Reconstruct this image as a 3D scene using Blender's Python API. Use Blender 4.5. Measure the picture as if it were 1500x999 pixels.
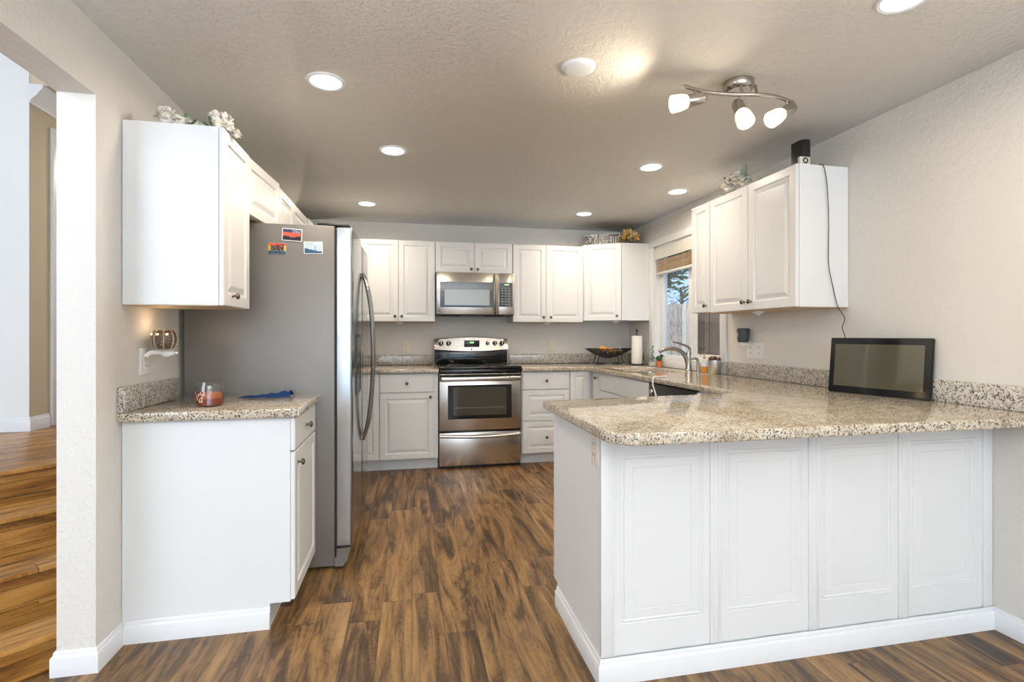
import bpy, bmesh, math, random
from mathutils import Vector, Matrix
random.seed(7)
PI = math.pi
S = bpy.context.scene
COL = S.collection
for o in list(bpy.data.objects): bpy.data.objects.remove(o)

# ------------------------------------------------------------------ camera, world, exposure
cd = bpy.data.cameras.new('camera'); cam = bpy.data.objects.new('camera', cd); COL.objects.link(cam)
cam.location = (0, 0, 1.22); cam.rotation_euler = (PI/2, 0, -math.atan(150/740))
cd.sensor_width = 36; cd.lens = 740/1500*36; cd.shift_y = -9.5/1500; cd.clip_start = 0.05
S.camera = cam
S.view_settings.view_transform = 'Standard'; S.view_settings.look = 'None'
S.view_settings.exposure = -0.06; S.view_settings.gamma = 1; S.view_settings.use_curve_mapping = False

w = bpy.data.worlds.new('sky'); S.world = w; w.use_nodes = True
nt = w.node_tree; bg = nt.nodes['Background']
tc = nt.nodes.new('ShaderNodeTexCoord'); nz = nt.nodes.new('ShaderNodeTexNoise'); cr = nt.nodes.new('ShaderNodeValToRGB')
nz.inputs['Scale'].default_value = 3; nz.inputs['Detail'].default_value = 4
cr.color_ramp.elements[0].position = .42; cr.color_ramp.elements[0].color = (.24, .46, .90, 1)
cr.color_ramp.elements[1].position = .78; cr.color_ramp.elements[1].color = (.85, .92, 1, 1)
nt.links.new(tc.outputs['Generated'], nz.inputs['Vector']); nt.links.new(nz.outputs['Fac'], cr.inputs['Fac'])
nt.links.new(cr.outputs['Color'], bg.inputs['Color']); bg.inputs['Strength'].default_value = 1.7

def area(name, loc, rot, sx, sy, power, color, shape='RECTANGLE', spread=PI, parent=None):
    l = bpy.data.lights.new(name, 'AREA'); l.shape = shape; l.size = sx; l.size_y = sy; l.energy = power; l.color = color; l.spread = spread
    o = bpy.data.objects.new(name, l); COL.objects.link(o); o.location = loc; o.rotation_euler = rot
    if parent: o.parent = parent
    return o
sun = bpy.data.lights.new('sun', 'SUN'); sun.energy = 8; sun.angle = .01; sun.color = (1, .95, .86)
so = bpy.data.objects.new('sun', sun); COL.objects.link(so); so.rotation_euler = Vector((.42, -.30, -.86)).to_track_quat('-Z', 'Y').to_euler()
DAY = (.74, .88, 1.0)
# lamps for daylight at unseen dining and stair room windows, plus added ceiling fill
area('daylight_rear_window', (.6, -3.3, 1.25), (PI/2-.08, 0, 0), 3.0, 1.9, 42, DAY)
area('ceiling_fill_rear', (.6, -3.32, 1.2), (PI/2+1.0, 0, 0), 3.0, 1.8, 315, (.88, .94, 1), spread=math.radians(110))  # up-tilted lamp added only to brighten the ceiling, limited spread spares the peninsula
area('daylight_stair_room', (-3.1, -.1, 2.0), (PI/2-.1, 0, 0), 2.6, 1.7, 95, (.88, .94, 1))
WARM = (1.0, .85, .66)

# ------------------------------------------------------------------ materials
def mat(name, col=(.8, .8, .8), rough=.5, metal=0, spec=.5, **k):
    m = bpy.data.materials.new(name); m.use_nodes = True; b = m.node_tree.nodes['Principled BSDF']
    b.inputs['Base Color'].default_value = (*col, 1); b.inputs['Roughness'].default_value = rough
    b.inputs['Metallic'].default_value = metal; b.inputs['Specular IOR Level'].default_value = spec
    for kk, v in k.items(): b.inputs[kk.replace('_', ' ')].default_value = v
    m['b'] = b.name
    return m
class NT:
    def __init__(s, m): s.t = m.node_tree; s.b = s.t.nodes['Principled BSDF']
    def n(s, typ, props=None, **ins):
        nd = s.t.nodes.new('ShaderNode'+typ)
        for k, v in (props or {}).items(): setattr(nd, k, v)
        for k, v in ins.items():
            key = int(k[1:]) if k[0] == 'i' and k[1:].isdigit() else k.replace('_', ' ')
            s.set(nd.inputs[key], v)
        return nd
    def set(s, sock, v):
        if isinstance(v, bpy.types.NodeSocket): s.t.links.new(v, sock)
        elif isinstance(v, bpy.types.Node): s.t.links.new(v.outputs[0], sock)
        else:
            if hasattr(sock.default_value, '__len__') and not hasattr(v, '__len__'): v = [v]*len(sock.default_value)
            if hasattr(v, '__len__') and len(sock.default_value) == 4 and len(v) == 3: v = (*v, 1)
            sock.default_value = v
    def math(s, op, a, b=0.0, c=None):
        nd = s.t.nodes.new('ShaderNodeMath'); nd.operation = op; s.set(nd.inputs[0], a); s.set(nd.inputs[1], b)
        if c is not None: s.set(nd.inputs[2], c)
        return nd.outputs[0]
    def ramp(s, fac, stops, interp='LINEAR'):
        nd = s.t.nodes.new('ShaderNodeValToRGB'); s.set(nd.inputs[0], fac); cr = nd.color_ramp; cr.interpolation = interp
        while len(cr.elements) < len(stops): cr.elements.new(.5)
        for e, (p, c) in zip(cr.elements, stops):
            e.position = p; e.color = (*c, 1) if len(c) == 3 else c
        return nd.outputs[0]
    def mix(s, fac, a, b, mode='MIX'):
        nd = s.t.nodes.new('ShaderNodeMix'); nd.data_type = 'RGBA'; nd.blend_type = mode
        s.set(nd.inputs[0], fac); s.set(nd.inputs[6], a); s.set(nd.inputs[7], b); return nd.outputs[2]
    def coord(s, scale=(1, 1, 1), rot=(0, 0, 0), world=True):
        if world: src = s.t.nodes.new('ShaderNodeNewGeometry').outputs['Position']
        else: src = s.t.nodes.new('ShaderNodeTexCoord').outputs['Object']
        mp = s.t.nodes.new('ShaderNodeMapping'); s.t.links.new(src, mp.inputs[0])
        mp.inputs['Scale'].default_value = scale; mp.inputs['Rotation'].default_value = rot
        return mp.outputs[0]
    def noise(s, vec, scale, detail=3, rough=.5, dist=0):
        return s.n('TexNoise', Vector=vec, Scale=scale, Detail=detail, Roughness=rough, Distortion=dist).outputs[0]
    def bump(s, h, strength, dist=.01):
        nd = s.n('Bump', Height=h, Strength=strength, Distance=dist); s.t.links.new(nd.outputs[0], s.b.inputs['Normal'])

def plaster(name, col, tex):
    m = mat(name, col, .75, spec=.25); g = NT(m); v = g.coord()
    n1 = g.noise(v, 34, 4, .55, .6); n2 = g.noise(v, 120, 2)
    patch = g.ramp(n1, [(.46, (0, 0, 0)), (.56, (1, 1, 1))])
    h = g.math('ADD', g.math('MULTIPLY', patch, .8), g.math('MULTIPLY', n2, .35))
    g.bump(h, tex, .006)
    big = g.noise(v, 1.3, 2)
    g.set(g.b.inputs['Base Color'], g.mix(g.math('MULTIPLY', big, .12), col, tuple(c*.9 for c in col)))
    return m
M_wall = plaster('greige_wall_paint', (.69, .665, .62), .22)
M_ceil = plaster('greige_ceiling_texture', (.88, .86, .82), .42)
M_wallw = plaster('white_wall_paint', (.80, .81, .80), .15)
M_hall = plaster('tan_wall_paint', (.60, .52, .38), .15)
M_trim = mat('white_trim_paint', (.76, .77, .78), .35)
M_cab = mat('white_thermofoil', (.735, .737, .732), .33)
M_cabside = mat('white_cabinet_laminate', (.74, .75, .75), .38)
M_under = mat('birch_ply_underside', (.55, .42, .28), .6)
M_knob = mat('dark_nickel', (.20, .17, .14), .25, 1)
M_nickel = mat('brushed_nickel', (.44, .41, .37), .27, 1)
M_dark = mat('black_gap', (.012, .012, .012), .6)
M_black = mat('black_plastic', (.012, .012, .013), .35)
M_gblack = mat('glossy_black_enamel', (.010, .011, .012), .08)
M_white = mat('white_plastic', (.78, .77, .74), .35)
M_ivory = mat('ivory_plastic', (.72, .66, .55), .35)
M_green = mat('leaf_green', (.05, .13, .04), .55)
M_sage = mat('sage_green', (.25, .30, .20), .6)
M_petal = mat('white_petal', (.78, .74, .66), .7, Subsurface_Weight=.0)
M_blue = mat('blue_cloth', (.015, .07, .24), .8)
M_copper = mat('shadow_bronze', (.10, .07, .05), .4, .6)

def steel(name, col, rough, axis=(1, 40, 1), strength=.06, metal=1):
    m = mat(name, col, rough, metal); g = NT(m)
    n = g.noise(g.coord(axis), 30, 3)
    r = g.math('ADD', g.math('MULTIPLY', n, .10), rough-.05); g.set(g.b.inputs['Roughness'], r)
    g.bump(n, strength, .001); return m
M_steel = steel('brushed_stainless', (.60, .575, .54), .24, (1, 1, 40))
M_fdoor = mat('fridge_stainless_door', (.42, .44, .46), .15, 1)
M_sink = steel('sink_stainless', (.6, .6, .6), .22)
M_pail = steel('galvanised_steel', (.58, .58, .57), .28, (1, 1, 20))
M_fside = mat('grey_textured_steel', (.20, .188, .178), .42, .35)
g = NT(M_fside); g.bump(g.noise(g.coord(), 260, 2), .12, .002)

def granite(name, stretch, grey=0.0):
    m = mat(name, (.6, .5, .4), .045, spec=.6); g = NT(m)
    v = g.coord(stretch); vi = g.coord((1, 1, 1))
    big = g.noise(v, 16, 4, .6, .4)
    base = g.ramp(big, [(.30, (.37, .29, .20)), (.44, (.52, .43, .315)), (.56, (.59, .515, .40)), (.72, (.44, .41, .335))])
    med = g.noise(v, 75, 3, .65, .3)
    c1 = g.mix(g.ramp(med, [(.49, (0, 0, 0)), (.59, (.8, .8, .8))]), base, (.27, .225, .165))
    lt = g.noise(vi, 130, 2, .6)
    c2 = g.mix(g.ramp(lt, [(.56, (0, 0, 0)), (.66, (.6, .6, .6))]), c1, (.70, .70, .66))
    cl = g.noise(vi, 5, 2)
    sp = g.noise(v, 150, 2, .6, .2)
    spk = g.math('ADD', sp, g.math('MULTIPLY', g.math('SUBTRACT', cl, .5), .16))
    c3 = g.mix(g.ramp(spk, [(.568, (0, 0, 0)), (.615, (.92, .92, .92))]), c2, (.045, .035, .03))
    g.set(g.b.inputs['Base Color'], g.mix(grey, c3, g.n('HueSaturation', Saturation=.25, Value=1.0, Color=c3).outputs[0])); return m
M_gran = granite('speckled_granite', (1, 1, 1))
M_gran2 = granite('speckled_granite_splash', (1, 1, 1), .55)

def planks(name, width, length, axis, stops, rough, rotz=0, darkness=.6, grain=1.0):
    m = mat(name, (.3, .2, .1), rough); g = NT(m)
    v = g.coord((1, 1, 1), (0, 0, rotz))
    sx = g.n('SeparateXYZ', Vector=v); a, b = {'Y': (sx.outputs[0], sx.outputs[1]), 'X': (sx.outputs[1], sx.outputs[0]), 'Z': (sx.outputs[2], sx.outputs[0])}[axis]
    u = g.math('DIVIDE', g.math('ADD', a, 20*width-.009), width); iu = g.math('FLOOR', u); fu = g.math('FRACT', u)
    wn = g.n('TexWhiteNoise', {'noise_dimensions': '1D'}, W=iu)
    vv = g.math('ADD', g.math('DIVIDE', b, length), g.math('MULTIPLY', wn.outputs[0], 7.3)); iv = g.math('FLOOR', vv); fv = g.math('FRACT', vv)
    wn2 = g.n('TexWhiteNoise', {'noise_dimensions': '2D'}, Vector=g.n('CombineXYZ', X=iu, Y=iv).outputs[0])
    rnd = wn2.outputs[0]
    off = g.math('MULTIPLY', rnd, 31.0)
    cc = g.n('CombineXYZ', X=g.math('MULTIPLY', a, 1.0), Y=g.math('MULTIPLY', b, .12), Z=off).outputs[0]
    g1 = g.noise(cc, 11, 4, .6, 1.6)
    cf = g.n('CombineXYZ', X=a, Y=g.math('MULTIPLY', b, .035), Z=off).outputs[0]
    g2 = g.noise(cf, 150, 4, .7, .6)
    cw = g.n('CombineXYZ', X=a, Y=g.math('MULTIPLY', b, .30), Z=off).outputs[0]
    wv = g.noise(cw, 6, 2, .5, 1.0)
    rings = g.math('ABSOLUTE', g.math('SINE', g.math('MULTIPLY', wv, 70)))
    t = g.math('ADD', g.math('MULTIPLY', g1, .95), g.math('MULTIPLY', g.math('SUBTRACT', g2, .5), .30*grain))
    t = g.math('ADD', t, g.math('MULTIPLY', g.math('SUBTRACT', rnd, .5), .10))
    t = g.math('SUBTRACT', t, g.math('MULTIPLY', g.math('POWER', rings, 6), .045*grain))
    col = g.ramp(t, stops)
    gap = g.math('MAXIMUM', g.math('GREATER_THAN', g.math('ABSOLUTE', g.math('SUBTRACT', fu, .5)), .5-.0012/width),
                 g.math('GREATER_THAN', g.math('ABSOLUTE', g.math('SUBTRACT', fv, .5)), .5-.0015/length))
    col = g.mix(g.math('MULTIPLY', gap, darkness), col, (.02, .012, .008))
    g.set(g.b.inputs['Base Color'], col)
    g.set(g.b.inputs['Roughness'], g.math('ADD', rough-.06, g.math('MULTIPLY', g2, .12)))
    g.bump(g.math('SUBTRACT', g2, g.math('MULTIPLY', gap, 1.0)), .18, .002)
    return m
M_floor = planks('dark_oak_vinyl_planks', .1318, 1.22, 'Y',
                 [(.26, (.035, .019, .010)), (.38, (.09, .048, .020)), (.47, (.185, .100, .038)), (.60, (.30, .168, .063)), (.78, (.41, .252, .11))], .42)
ST = [(.28, (.11, .04, .008)), (.42, (.27, .115, .022)), (.55, (.42, .20, .045)), (.75, (.55, .30, .09))]
M_stair = planks('amber_hickory_boards', .085, 1.6, 'X', ST, .28, rotz=-math.radians(42), darkness=.9)
M_riser = planks('amber_hickory_risers', .070, 1.6, 'Z', ST, .3, rotz=-math.radians(42), darkness=.8)
M_fence = planks('weathered_cedar', .14, 30, 'Y',
                 [(.3, (.16, .135, .12)), (.5, (.34, .30, .27)), (.7, (.52, .48, .44))], .8)

def emis(name, col, st):
    m = mat(name, col, .4); b = m.node_tree.nodes['Principled BSDF']
    b.inputs['Emission Color'].default_value = (*col, 1); b.inputs['Emission Strength'].default_value = st; return m
M_lamp = emis('lit_diffuser', (1, .93, .84), 5)
M_shade = emis('lit_frosted_shade', (1, .90, .76), .75)
M_digit = emis('green_display_digits', (.35, .9, .3), 1.6)
M_glow = emis('wax_warmer_glow', (1, .72, .38), 3)
M_glass = mat('clear_glass', (1, 1, 1), .0, Transmission_Weight=1.0, IOR=1.45)
def thin_glass(name, tint=(1, 1, 1), k=.08):
    m = bpy.data.materials.new(name); m.use_nodes = True; t = m.node_tree; t.nodes.clear()
    o = t.nodes.new('ShaderNodeOutputMaterial'); tr = t.nodes.new('ShaderNodeBsdfTransparent'); gl = t.nodes.new('ShaderNodeBsdfGlossy')
    tr.inputs[0].default_value = (*tint, 1); gl.inputs['Roughness'].default_value = .02
    lw = t.nodes.new('ShaderNodeLayerWeight'); pw = t.nodes.new('ShaderNodeMath'); pw.operation = 'POWER'; pw.inputs[1].default_value = 5
    t.links.new(lw.outputs['Facing'], pw.inputs[0]); fr = t.nodes.new('ShaderNodeMath'); fr.operation = 'MULTIPLY_ADD'; fr.inputs[1].default_value = .9; fr.inputs[2].default_value = .05
    t.links.new(pw.outputs[0], fr.inputs[0])
    mx = t.nodes.new('ShaderNodeMixShader'); t.links.new(fr.outputs[0], mx.inputs[0]); t.links.new(tr.outputs[0], mx.inputs[1]); t.links.new(gl.outputs[0], mx.inputs[2])
    t.links.new(mx.outputs[0], o.inputs[0]); return m
M_pane = thin_glass('window_pane', (.95, .97, .97)); M_jar = thin_glass('jar_glass', (.93, .95, .95))
M_screenpane = thin_glass('insect_screen_pane', (.52, .48, .44))
M_wax = mat('amber_wax', (.50, .13, .03), .35); M_wax2 = mat('dark_red_wax', (.26, .035, .012), .3)
M_oven = mat('oven_window_glass', (.05, .045, .035), .06, spec=.8)
M_mwin = mat('microwave_screen', (.22, .22, .20), .25, .5)
M_tv = mat('dark_screen_glass', (.085, .078, .052), .045, spec=.9)
M_paper = mat('paper_towel', (.80, .76, .70), .9)
M_terra = mat('terracotta', (.62, .15, .045), .7); M_cactus = mat('cactus_green', (.035, .10, .03), .7)
M_orange = mat('orange_peel', (.75, .30, .04), .5); M_garlic = mat('garlic_white', (.75, .72, .66), .6)
M_soap = mat('orange_soap', (.85, .30, .01), .15); M_label = mat('printed_label', (.72, .72, .85), .4)
M_pump = mat('tan_pump', (.45, .33, .18), .35)
M_rust = mat('dark_red_petals', (.13, .03, .03), .7); M_gold = mat('golden_petals', (.72, .42, .11), .7); M_gold2 = mat('pale_gold_petals', (.80, .60, .34), .7)
M_blind = mat('oak_blind_slat', (.74, .54, .34), .5); M_rail = mat('blind_headrail', (.70, .69, .64), .3)
M_bark = mat('bark', (.12, .09, .07), .9); M_grass = mat('dry_grass', (.20, .21, .10), .9)
M_leaf = mat('tree_leaf', (.10, .17, .045), .7)
M_lattice = mat('brown_ceramic', (.12, .08, .055), .4); M_tanrib = mat('tan_ceramic_rib', (.42, .34, .25), .4)
M_greycup = mat('charcoal_ceramic', (.05, .055, .06), .45); M_sand = mat('white_sand', (.68, .64, .56), .8)
M_teal = mat('teal_grey_leaf', (.09, .14, .12), .6)

# ------------------------------------------------------------------ geometry helpers
def nb(): return bmesh.new()
def box(bm, x0, x1, y0, y1, z0, z1, bev=0, seg=2):
    r = bmesh.ops.create_cube(bm, size=1); vs = r['verts']
    for v in vs: v.co = Vector((x0+(v.co.x+.5)*(x1-x0), y0+(v.co.y+.5)*(y1-y0), z0+(v.co.z+.5)*(z1-z0)))
    if bev > 0:
        es = list({e for v in vs for e in v.link_edges})
        bmesh.ops.bevel(bm, geom=es, offset=bev, segments=seg, affect='EDGES', profile=.5)
    return bm
def B(*a, **k): return box(nb(), *a, **k)
def prism(bm, pts, z0, z1, bev=0, seg=3, top_only=False):
    lo = [bm.verts.new((p[0], p[1], z0)) for p in pts]; hi = [bm.verts.new((p[0], p[1], z1)) for p in pts]
    n = len(pts); bm.faces.new(hi); bm.faces.new(lo[::-1]); es = []
    for i in range(n): bm.faces.new((lo[i], lo[(i+1) % n], hi[(i+1) % n], hi[i]))
    bmesh.ops.recalc_face_normals(bm, faces=bm.faces)
    if bev:
        bm.edges.ensure_lookup_table()
        es = [e for e in bm.edges if (e.verts[0] in hi and e.verts[1] in hi) or (e.verts[0] in lo and e.verts[1] in lo)]
        bmesh.ops.bevel(bm, geom=es, offset=bev, segments=seg, affect='EDGES', profile=.5)
    return bm
def frame_of(axis):
    a = Vector(axis).normalized(); t = Vector((0, 0, 1)) if abs(a.z) < .9 else Vector((1, 0, 0))
    u = t.cross(a).normalized(); v = a.cross(u); return a, u, v
def lathe(bm, prof, org, axis=(0, 0, 1), seg=24, squash=(1, 1)):
    a, u, v = frame_of(axis); org = Vector(org); rings = []
    for r, h in prof:
        if r < 1e-6: rings.append([bm.verts.new(org+a*h)])
        else: rings.append([bm.verts.new(org+a*h+u*(r*squash[0]*math.cos(2*PI*i/seg))+v*(r*squash[1]*math.sin(2*PI*i/seg))) for i in range(seg)])
    for A, Bq in zip(rings, rings[1:]):
        for i in range(seg):
            j = (i+1) % seg
            if len(A) == 1 and len(Bq) == 1: break
            if len(A) == 1: f = (A[0], Bq[i], Bq[j])
            elif len(Bq) == 1: f = (A[i], A[j], Bq[0])
            else: f = (A[i], A[j], Bq[j], Bq[i])
            try: bm.faces.new(f)
            except ValueError: pass
    bmesh.ops.recalc_face_normals(bm, faces=bm.faces); return bm
def cyl(bm, org, axis, r, h, seg=24): return lathe(bm, [(0, 0), (r, 0), (r, h), (0, h)], org, axis, seg)
def smoothpath(pts, n=6):
    P = [Vector(p) for p in pts]; out = []
    for i in range(len(P)-1):
        p0 = P[max(i-1, 0)]; p1 = P[i]; p2 = P[i+1]; p3 = P[min(i+2, len(P)-1)]
        for k in range(n):
            t = k/n; out.append(.5*((2*p1)+(-p0+p2)*t+(2*p0-5*p1+4*p2-p3)*t*t+(-p0+3*p1-3*p2+p3)*t**3))
    out.append(P[-1]); return out
def tube(bm, pts, r, seg=10, smooth=6, flat=1.0, side=None):
    P = smoothpath(pts, smooth) if smooth else [Vector(p) for p in pts]
    n = len(P); rings = []; pu = None
    for i, p in enumerate(P):
        d = (P[min(i+1, n-1)]-P[max(i-1, 0)]).normalized()
        if side is not None: u = (Vector(side)-d*Vector(side).dot(d)).normalized()
        elif pu is None: u = frame_of(d)[1]
        else: u = (pu-d*pu.dot(d)).normalized()
        pu = u; v = d.cross(u); rr = r[0]+(r[1]-r[0])*i/(n-1) if isinstance(r, tuple) else r
        rings.append([bm.verts.new(p+u*rr*math.cos(2*PI*k/seg)+v*rr*flat*math.sin(2*PI*k/seg)) for k in range(seg)])
    for A, Bq in zip(rings, rings[1:]):
        for i in range(seg): bm.faces.new((A[i], A[(i+1) % seg], Bq[(i+1) % seg], Bq[i]))
    bm.faces.new(rings[0][::-1]); bm.faces.new(rings[-1])
    bmesh.ops.recalc_face_normals(bm, faces=bm.faces); return bm
def ball(bm, c, r, sc=(1, 1, 1), seg=16, rot=None):
    m = Matrix.Translation(c) @ (rot or Matrix.Identity(4)) @ Matrix.Diagonal((*[r*s for s in sc], 1))
    bmesh.ops.create_uvsphere(bm, u_segments=seg, v_segments=seg//2+2, radius=1, matrix=m); return bm
def sweep(bm, path, prof, closed=False):
    """prof: list of (offset to the right of the path, z); mitred corners"""
    P = [Vector((p[0], p[1])) for p in path]; n = len(P); rows = []
    for i in range(n):
        if closed: a, c = P[i-1], P[(i+1) % n]
        else: a, c = P[max(i-1, 0)], P[min(i+1, n-1)]
        d1 = (P[i]-a).normalized() if (P[i]-a).length > 1e-9 else (c-P[i]).normalized()
        d2 = (c-P[i]).normalized() if (c-P[i]).length > 1e-9 else d1
        n1 = Vector((d1.y, -d1.x)); n2 = Vector((d2.y, -d2.x)); b = (n1+n2).normalized(); k = 1/max(.2, b.dot(n1))
        rows.append([bm.verts.new((P[i].x+b.x*k*o, P[i].y+b.y*k*o, z)) for o, z in prof])
    m = len(prof)
    for i in range(n if closed else n-1):
        A, Bq = rows[i], rows[(i+1) % n]
        for j in range(m): bm.faces.new((A[j], Bq[j], Bq[(j+1) % m], A[(j+1) % m]))
    if not closed: bm.faces.new(rows[0]); bm.faces.new(rows[-1][::-1])
    bmesh.ops.recalc_face_normals(bm, faces=bm.faces); return bm
def base_prof(z0=0, h=.088, t=.014): return [(0.001, z0), (t, z0), (t, z0+h*.74), (t*.8, z0+h*.80), (t*.55, z0+h*.84), (t*.5, z0+h*.95), (t*.3, z0+h), (0.001, z0+h)]
def rects(bm, O, U, N, w, h, loops, back=True):
    """nested rectangles: loops of (left, right, bottom, top margins, depth along N)"""
    O = Vector(O); U = Vector(U).normalized(); N = Vector(N).normalized(); Z = Vector((0, 0, 1)); rs = []
    for l in loops:
        if len(l) == 2: l = (l[0],)*4+(l[1],)
        L, R, Bo, T, d = l
        rs.append([bm.verts.new(O+U*x+Z*z+N*d) for x, z in ((L, Bo), (w-R, Bo), (w-R, h-T), (L, h-T))])
    for A, C in zip(rs, rs[1:]):
        for i in range(4): bm.faces.new((A[i], A[(i+1) % 4], C[(i+1) % 4], C[i]))
    bm.faces.new(rs[-1])
    if back: bm.faces.new(rs[0][::-1])
    bmesh.ops.recalc_face_normals(bm, faces=bm.faces); return bm

def obj(name, bm, m, parent=None, smooth=True, **props):
    me = bpy.data.meshes.new(name)
    off = Vector((0, 0, 0)); p = parent
    while p is not None: off += p.location; p = p.parent
    for v in bm.verts: v.co -= off
    if smooth:
        for f in bm.faces: f.smooth = True
        for e in bm.edges:
            if len(e.link_faces) == 2 and e.calc_face_angle(0) > math.radians(35): e.smooth = False
    bm.to_mesh(me); bm.free()
    for mm in (m if isinstance(m, (list, tuple)) else [m]): me.materials.append(mm)
    o = bpy.data.objects.new(name, me); COL.objects.link(o); o.parent = parent
    for k, v in props.items(): o[k] = v
    return o
def thing(name, loc, label, cat, group=None, kind=None):
    o = bpy.data.objects.new(name, None); COL.objects.link(o); o.location = loc; o.empty_display_size = .05
    if label: o['label'] = label
    if cat: o['category'] = cat
    if group: o['group'] = group
    if kind: o['kind'] = kind
    return o
def tag(o, label, cat, group=None):
    o['label'] = label; o['category'] = cat
    if group: o['group'] = group
    return o
def struct(name, bm, m, parent=None, label=None, **k):
    o = obj(name, bm, m, parent, **k)
    if parent is None: o['kind'] = 'structure'
    if label: o['label'] = label
    return o
def copy_tree(o, parent=None):
    c = o.copy(); COL.objects.link(c)
    if parent is not None: c.parent = parent
    for ch in list(o.children): copy_tree(ch, c)
    return c
def text_bm(body, size, depth, bold=0.0):
    cu = bpy.data.curves.new('t', 'FONT'); cu.body = body; cu.size = size; cu.extrude = depth; cu.offset = bold; cu.align_x = 'LEFT'
    o = bpy.data.objects.new('t', cu); COL.objects.link(o); bpy.context.view_layer.update()
    dg = bpy.context.evaluated_depsgraph_get(); me = bpy.data.meshes.new_from_object(o.evaluated_get(dg))
    bm = nb(); bm.from_mesh(me); bpy.data.objects.remove(o); bpy.data.meshes.remove(me); return bm
def place_text(bm, O, U, N, width=None, height=None):
    xs = [v.co.x for v in bm.verts]; ys = [v.co.y for v in bm.verts]; x0, y0 = min(xs), min(ys)
    sx = width/(max(xs)-x0) if width else 1; sy = height/(max(ys)-y0) if height else sx
    U = Vector(U).normalized(); N = Vector(N).normalized(); O = Vector(O)
    for v in bm.verts: v.co = O+U*((v.co.x-x0)*sx)+Vector((0, 0, 1))*((v.co.y-y0)*sy)+N*v.co.z
    bmesh.ops.recalc_face_normals(bm, faces=bm.faces); return bm

XL, XR, YB = -1.115, 2.385, 5.23
def cz(x): return 2.342+.0036*(x+1.115)

# ------------------------------------------------------------------ room shell
struct('floor', B(-1.28, XR+.12, -3.4, YB+.12, -.06, 0), M_floor)
bm = nb(); x0, x1 = XL-.06, XR+.12
v = [bm.verts.new((x, y, cz(x)+dz)) for dz in (0, .08) for (x, y) in ((x0, -3.4), (x1, -3.4), (x1, YB+.12), (x0, YB+.12))]
for f in ((3, 2, 1, 0), (4, 5, 6, 7), (0, 1, 5, 4), (1, 2, 6, 5), (2, 3, 7, 6), (3, 0, 4, 7)): bm.faces.new([v[i] for i in f])
struct('ceiling', bm, M_ceil)
struct('wall_back', B(XL-.12, XR+.12, YB, YB+.12, 0, 2.5), M_wall)
bm = nb(); box(bm, XL-.123, XL, 2.095, YB, 0, 4.2); box(bm, XL-.123, XL, -.6, 2.095, 2.09, 4.2); box(bm, XL-.123, XL, -3.4, -.6, 0, 3.0)
struct('wall_left', bm, M_wall)
WY0, WY1, WZ0, WZ1 = 3.54, 4.64, .975, 2.085
bm = nb(); box(bm, XR, XR+.14, -3.4, WY0, 0, 2.5); box(bm, XR, XR+.14, WY1, YB+.12, 0, 2.5)
box(bm, XR, XR+.14, WY0, WY1, 0, WZ0); box(bm, XR, XR+.14, WY0, WY1, WZ1, 2.5)
struct('wall_right', bm, M_wall)
bm = nb(); box(bm, -4.7, -3.7-.9, -3.5, -3.4, 0, 3)
box(bm, XL-.12, -.9, -3.52, -3.4, 0, 2.5); box(bm, 2.1, XR+.12, -3.52, -3.4, 0, 2.5)
box(bm, -.9, 2.1, -3.52, -3.4, 0, .3); box(bm, -.9, 2.1, -3.52, -3.4, 2.2, 2.5)
struct('wall_rear', bm, M_wall)
fr = nb()
for x in (-.9, .08, 1.07, 2.05): box(fr, x, x+.05, -3.48, -3.43, .3, 2.2)
box(fr, -.9, 2.1, -3.48, -3.43, .3, .35); box(fr, -.9, 2.1, -3.48, -3.43, 2.15, 2.2)
struct('window_2', fr, M_trim)
# baseboards of the room
bm = nb(); sweep(bm, [(XR, -3.4), (XR, 1.655)], [(-o, z) for o, z in base_prof()])
struct('baseboard_right', bm, M_trim)
bm = nb(); sweep(bm, [(XL-.123, 2.2), (XL-.123, 2.095), (XL, 2.095), (XL, 2.262)], base_prof())
struct('baseboard_left', bm, M_trim)

# ------------------------------------------------------------------ stair room beyond the opening on the left
bm = nb(); box(bm, -4.7, -2.547, 4.036, 4.16, .0, 4.2); struct('wall_stair_white', bm, M_wallw)
bm = nb(); box(bm, -2.5468, -2.545, 4.037, 4.16, 0, 3.0); box(bm, -2.665, -2.545, 4.16, 6.6, 0, 3.0); struct('wall_hall', bm, M_hall)
struct('wall_hall_end', B(-2.545, XL-.123, 6.6, 6.7, 0, 3.0), M_hall)
struct('wall_stair_left', B(-4.8, -4.7, -.5, 4.16, 0, 4.2), M_wallw)
bm = nb(); box(bm, -4.8, -4.4, -.5, -.38, 0, 3.0); box(bm, -1.8, XL-.12, -.5, -.38, 0, 3.0); box(bm, -4.4, -1.8, -.5, -.38, 0, 1.0); box(bm, -4.4, -1.8, -.5, -.38, 2.9, 3.0); box(bm, -4.8, XL-.12, -.5, -.38, 3.0, 4.2)
struct('wall_stair_near', bm, M_wallw)
struct('ceiling_hall', B(-2.547, XL-.06, 4.04, 6.7, 2.93, 3.02), M_hall)
struct('ceiling_stair_room', B(-4.8, XL-.06, -.5, 4.16, 4.2, 4.3), M_wallw)
struct('wall_stair_upper', B(-2.547, XL-.06, 4.04, 4.16, 3.02, 4.2), M_wallw)
struct('floor_stair_room', B(-4.8, XL-.15, -.5, 3.2, -.06, -.001), M_floor)
bm = nb(); sweep(bm, [(-4.7, 4.036), (-2.545, 4.036), (-2.545, 4.22)], base_prof(.56, .095))
struct('baseboard_stair', bm, M_trim)
cp = [(.001, 2.80), (.012, 2.80), (.016, 2.82), (.03, 2.835), (.055, 2.86), (.07, 2.885), (.085, 2.90), (.09, 2.928), (.001, 2.928)]
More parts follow.
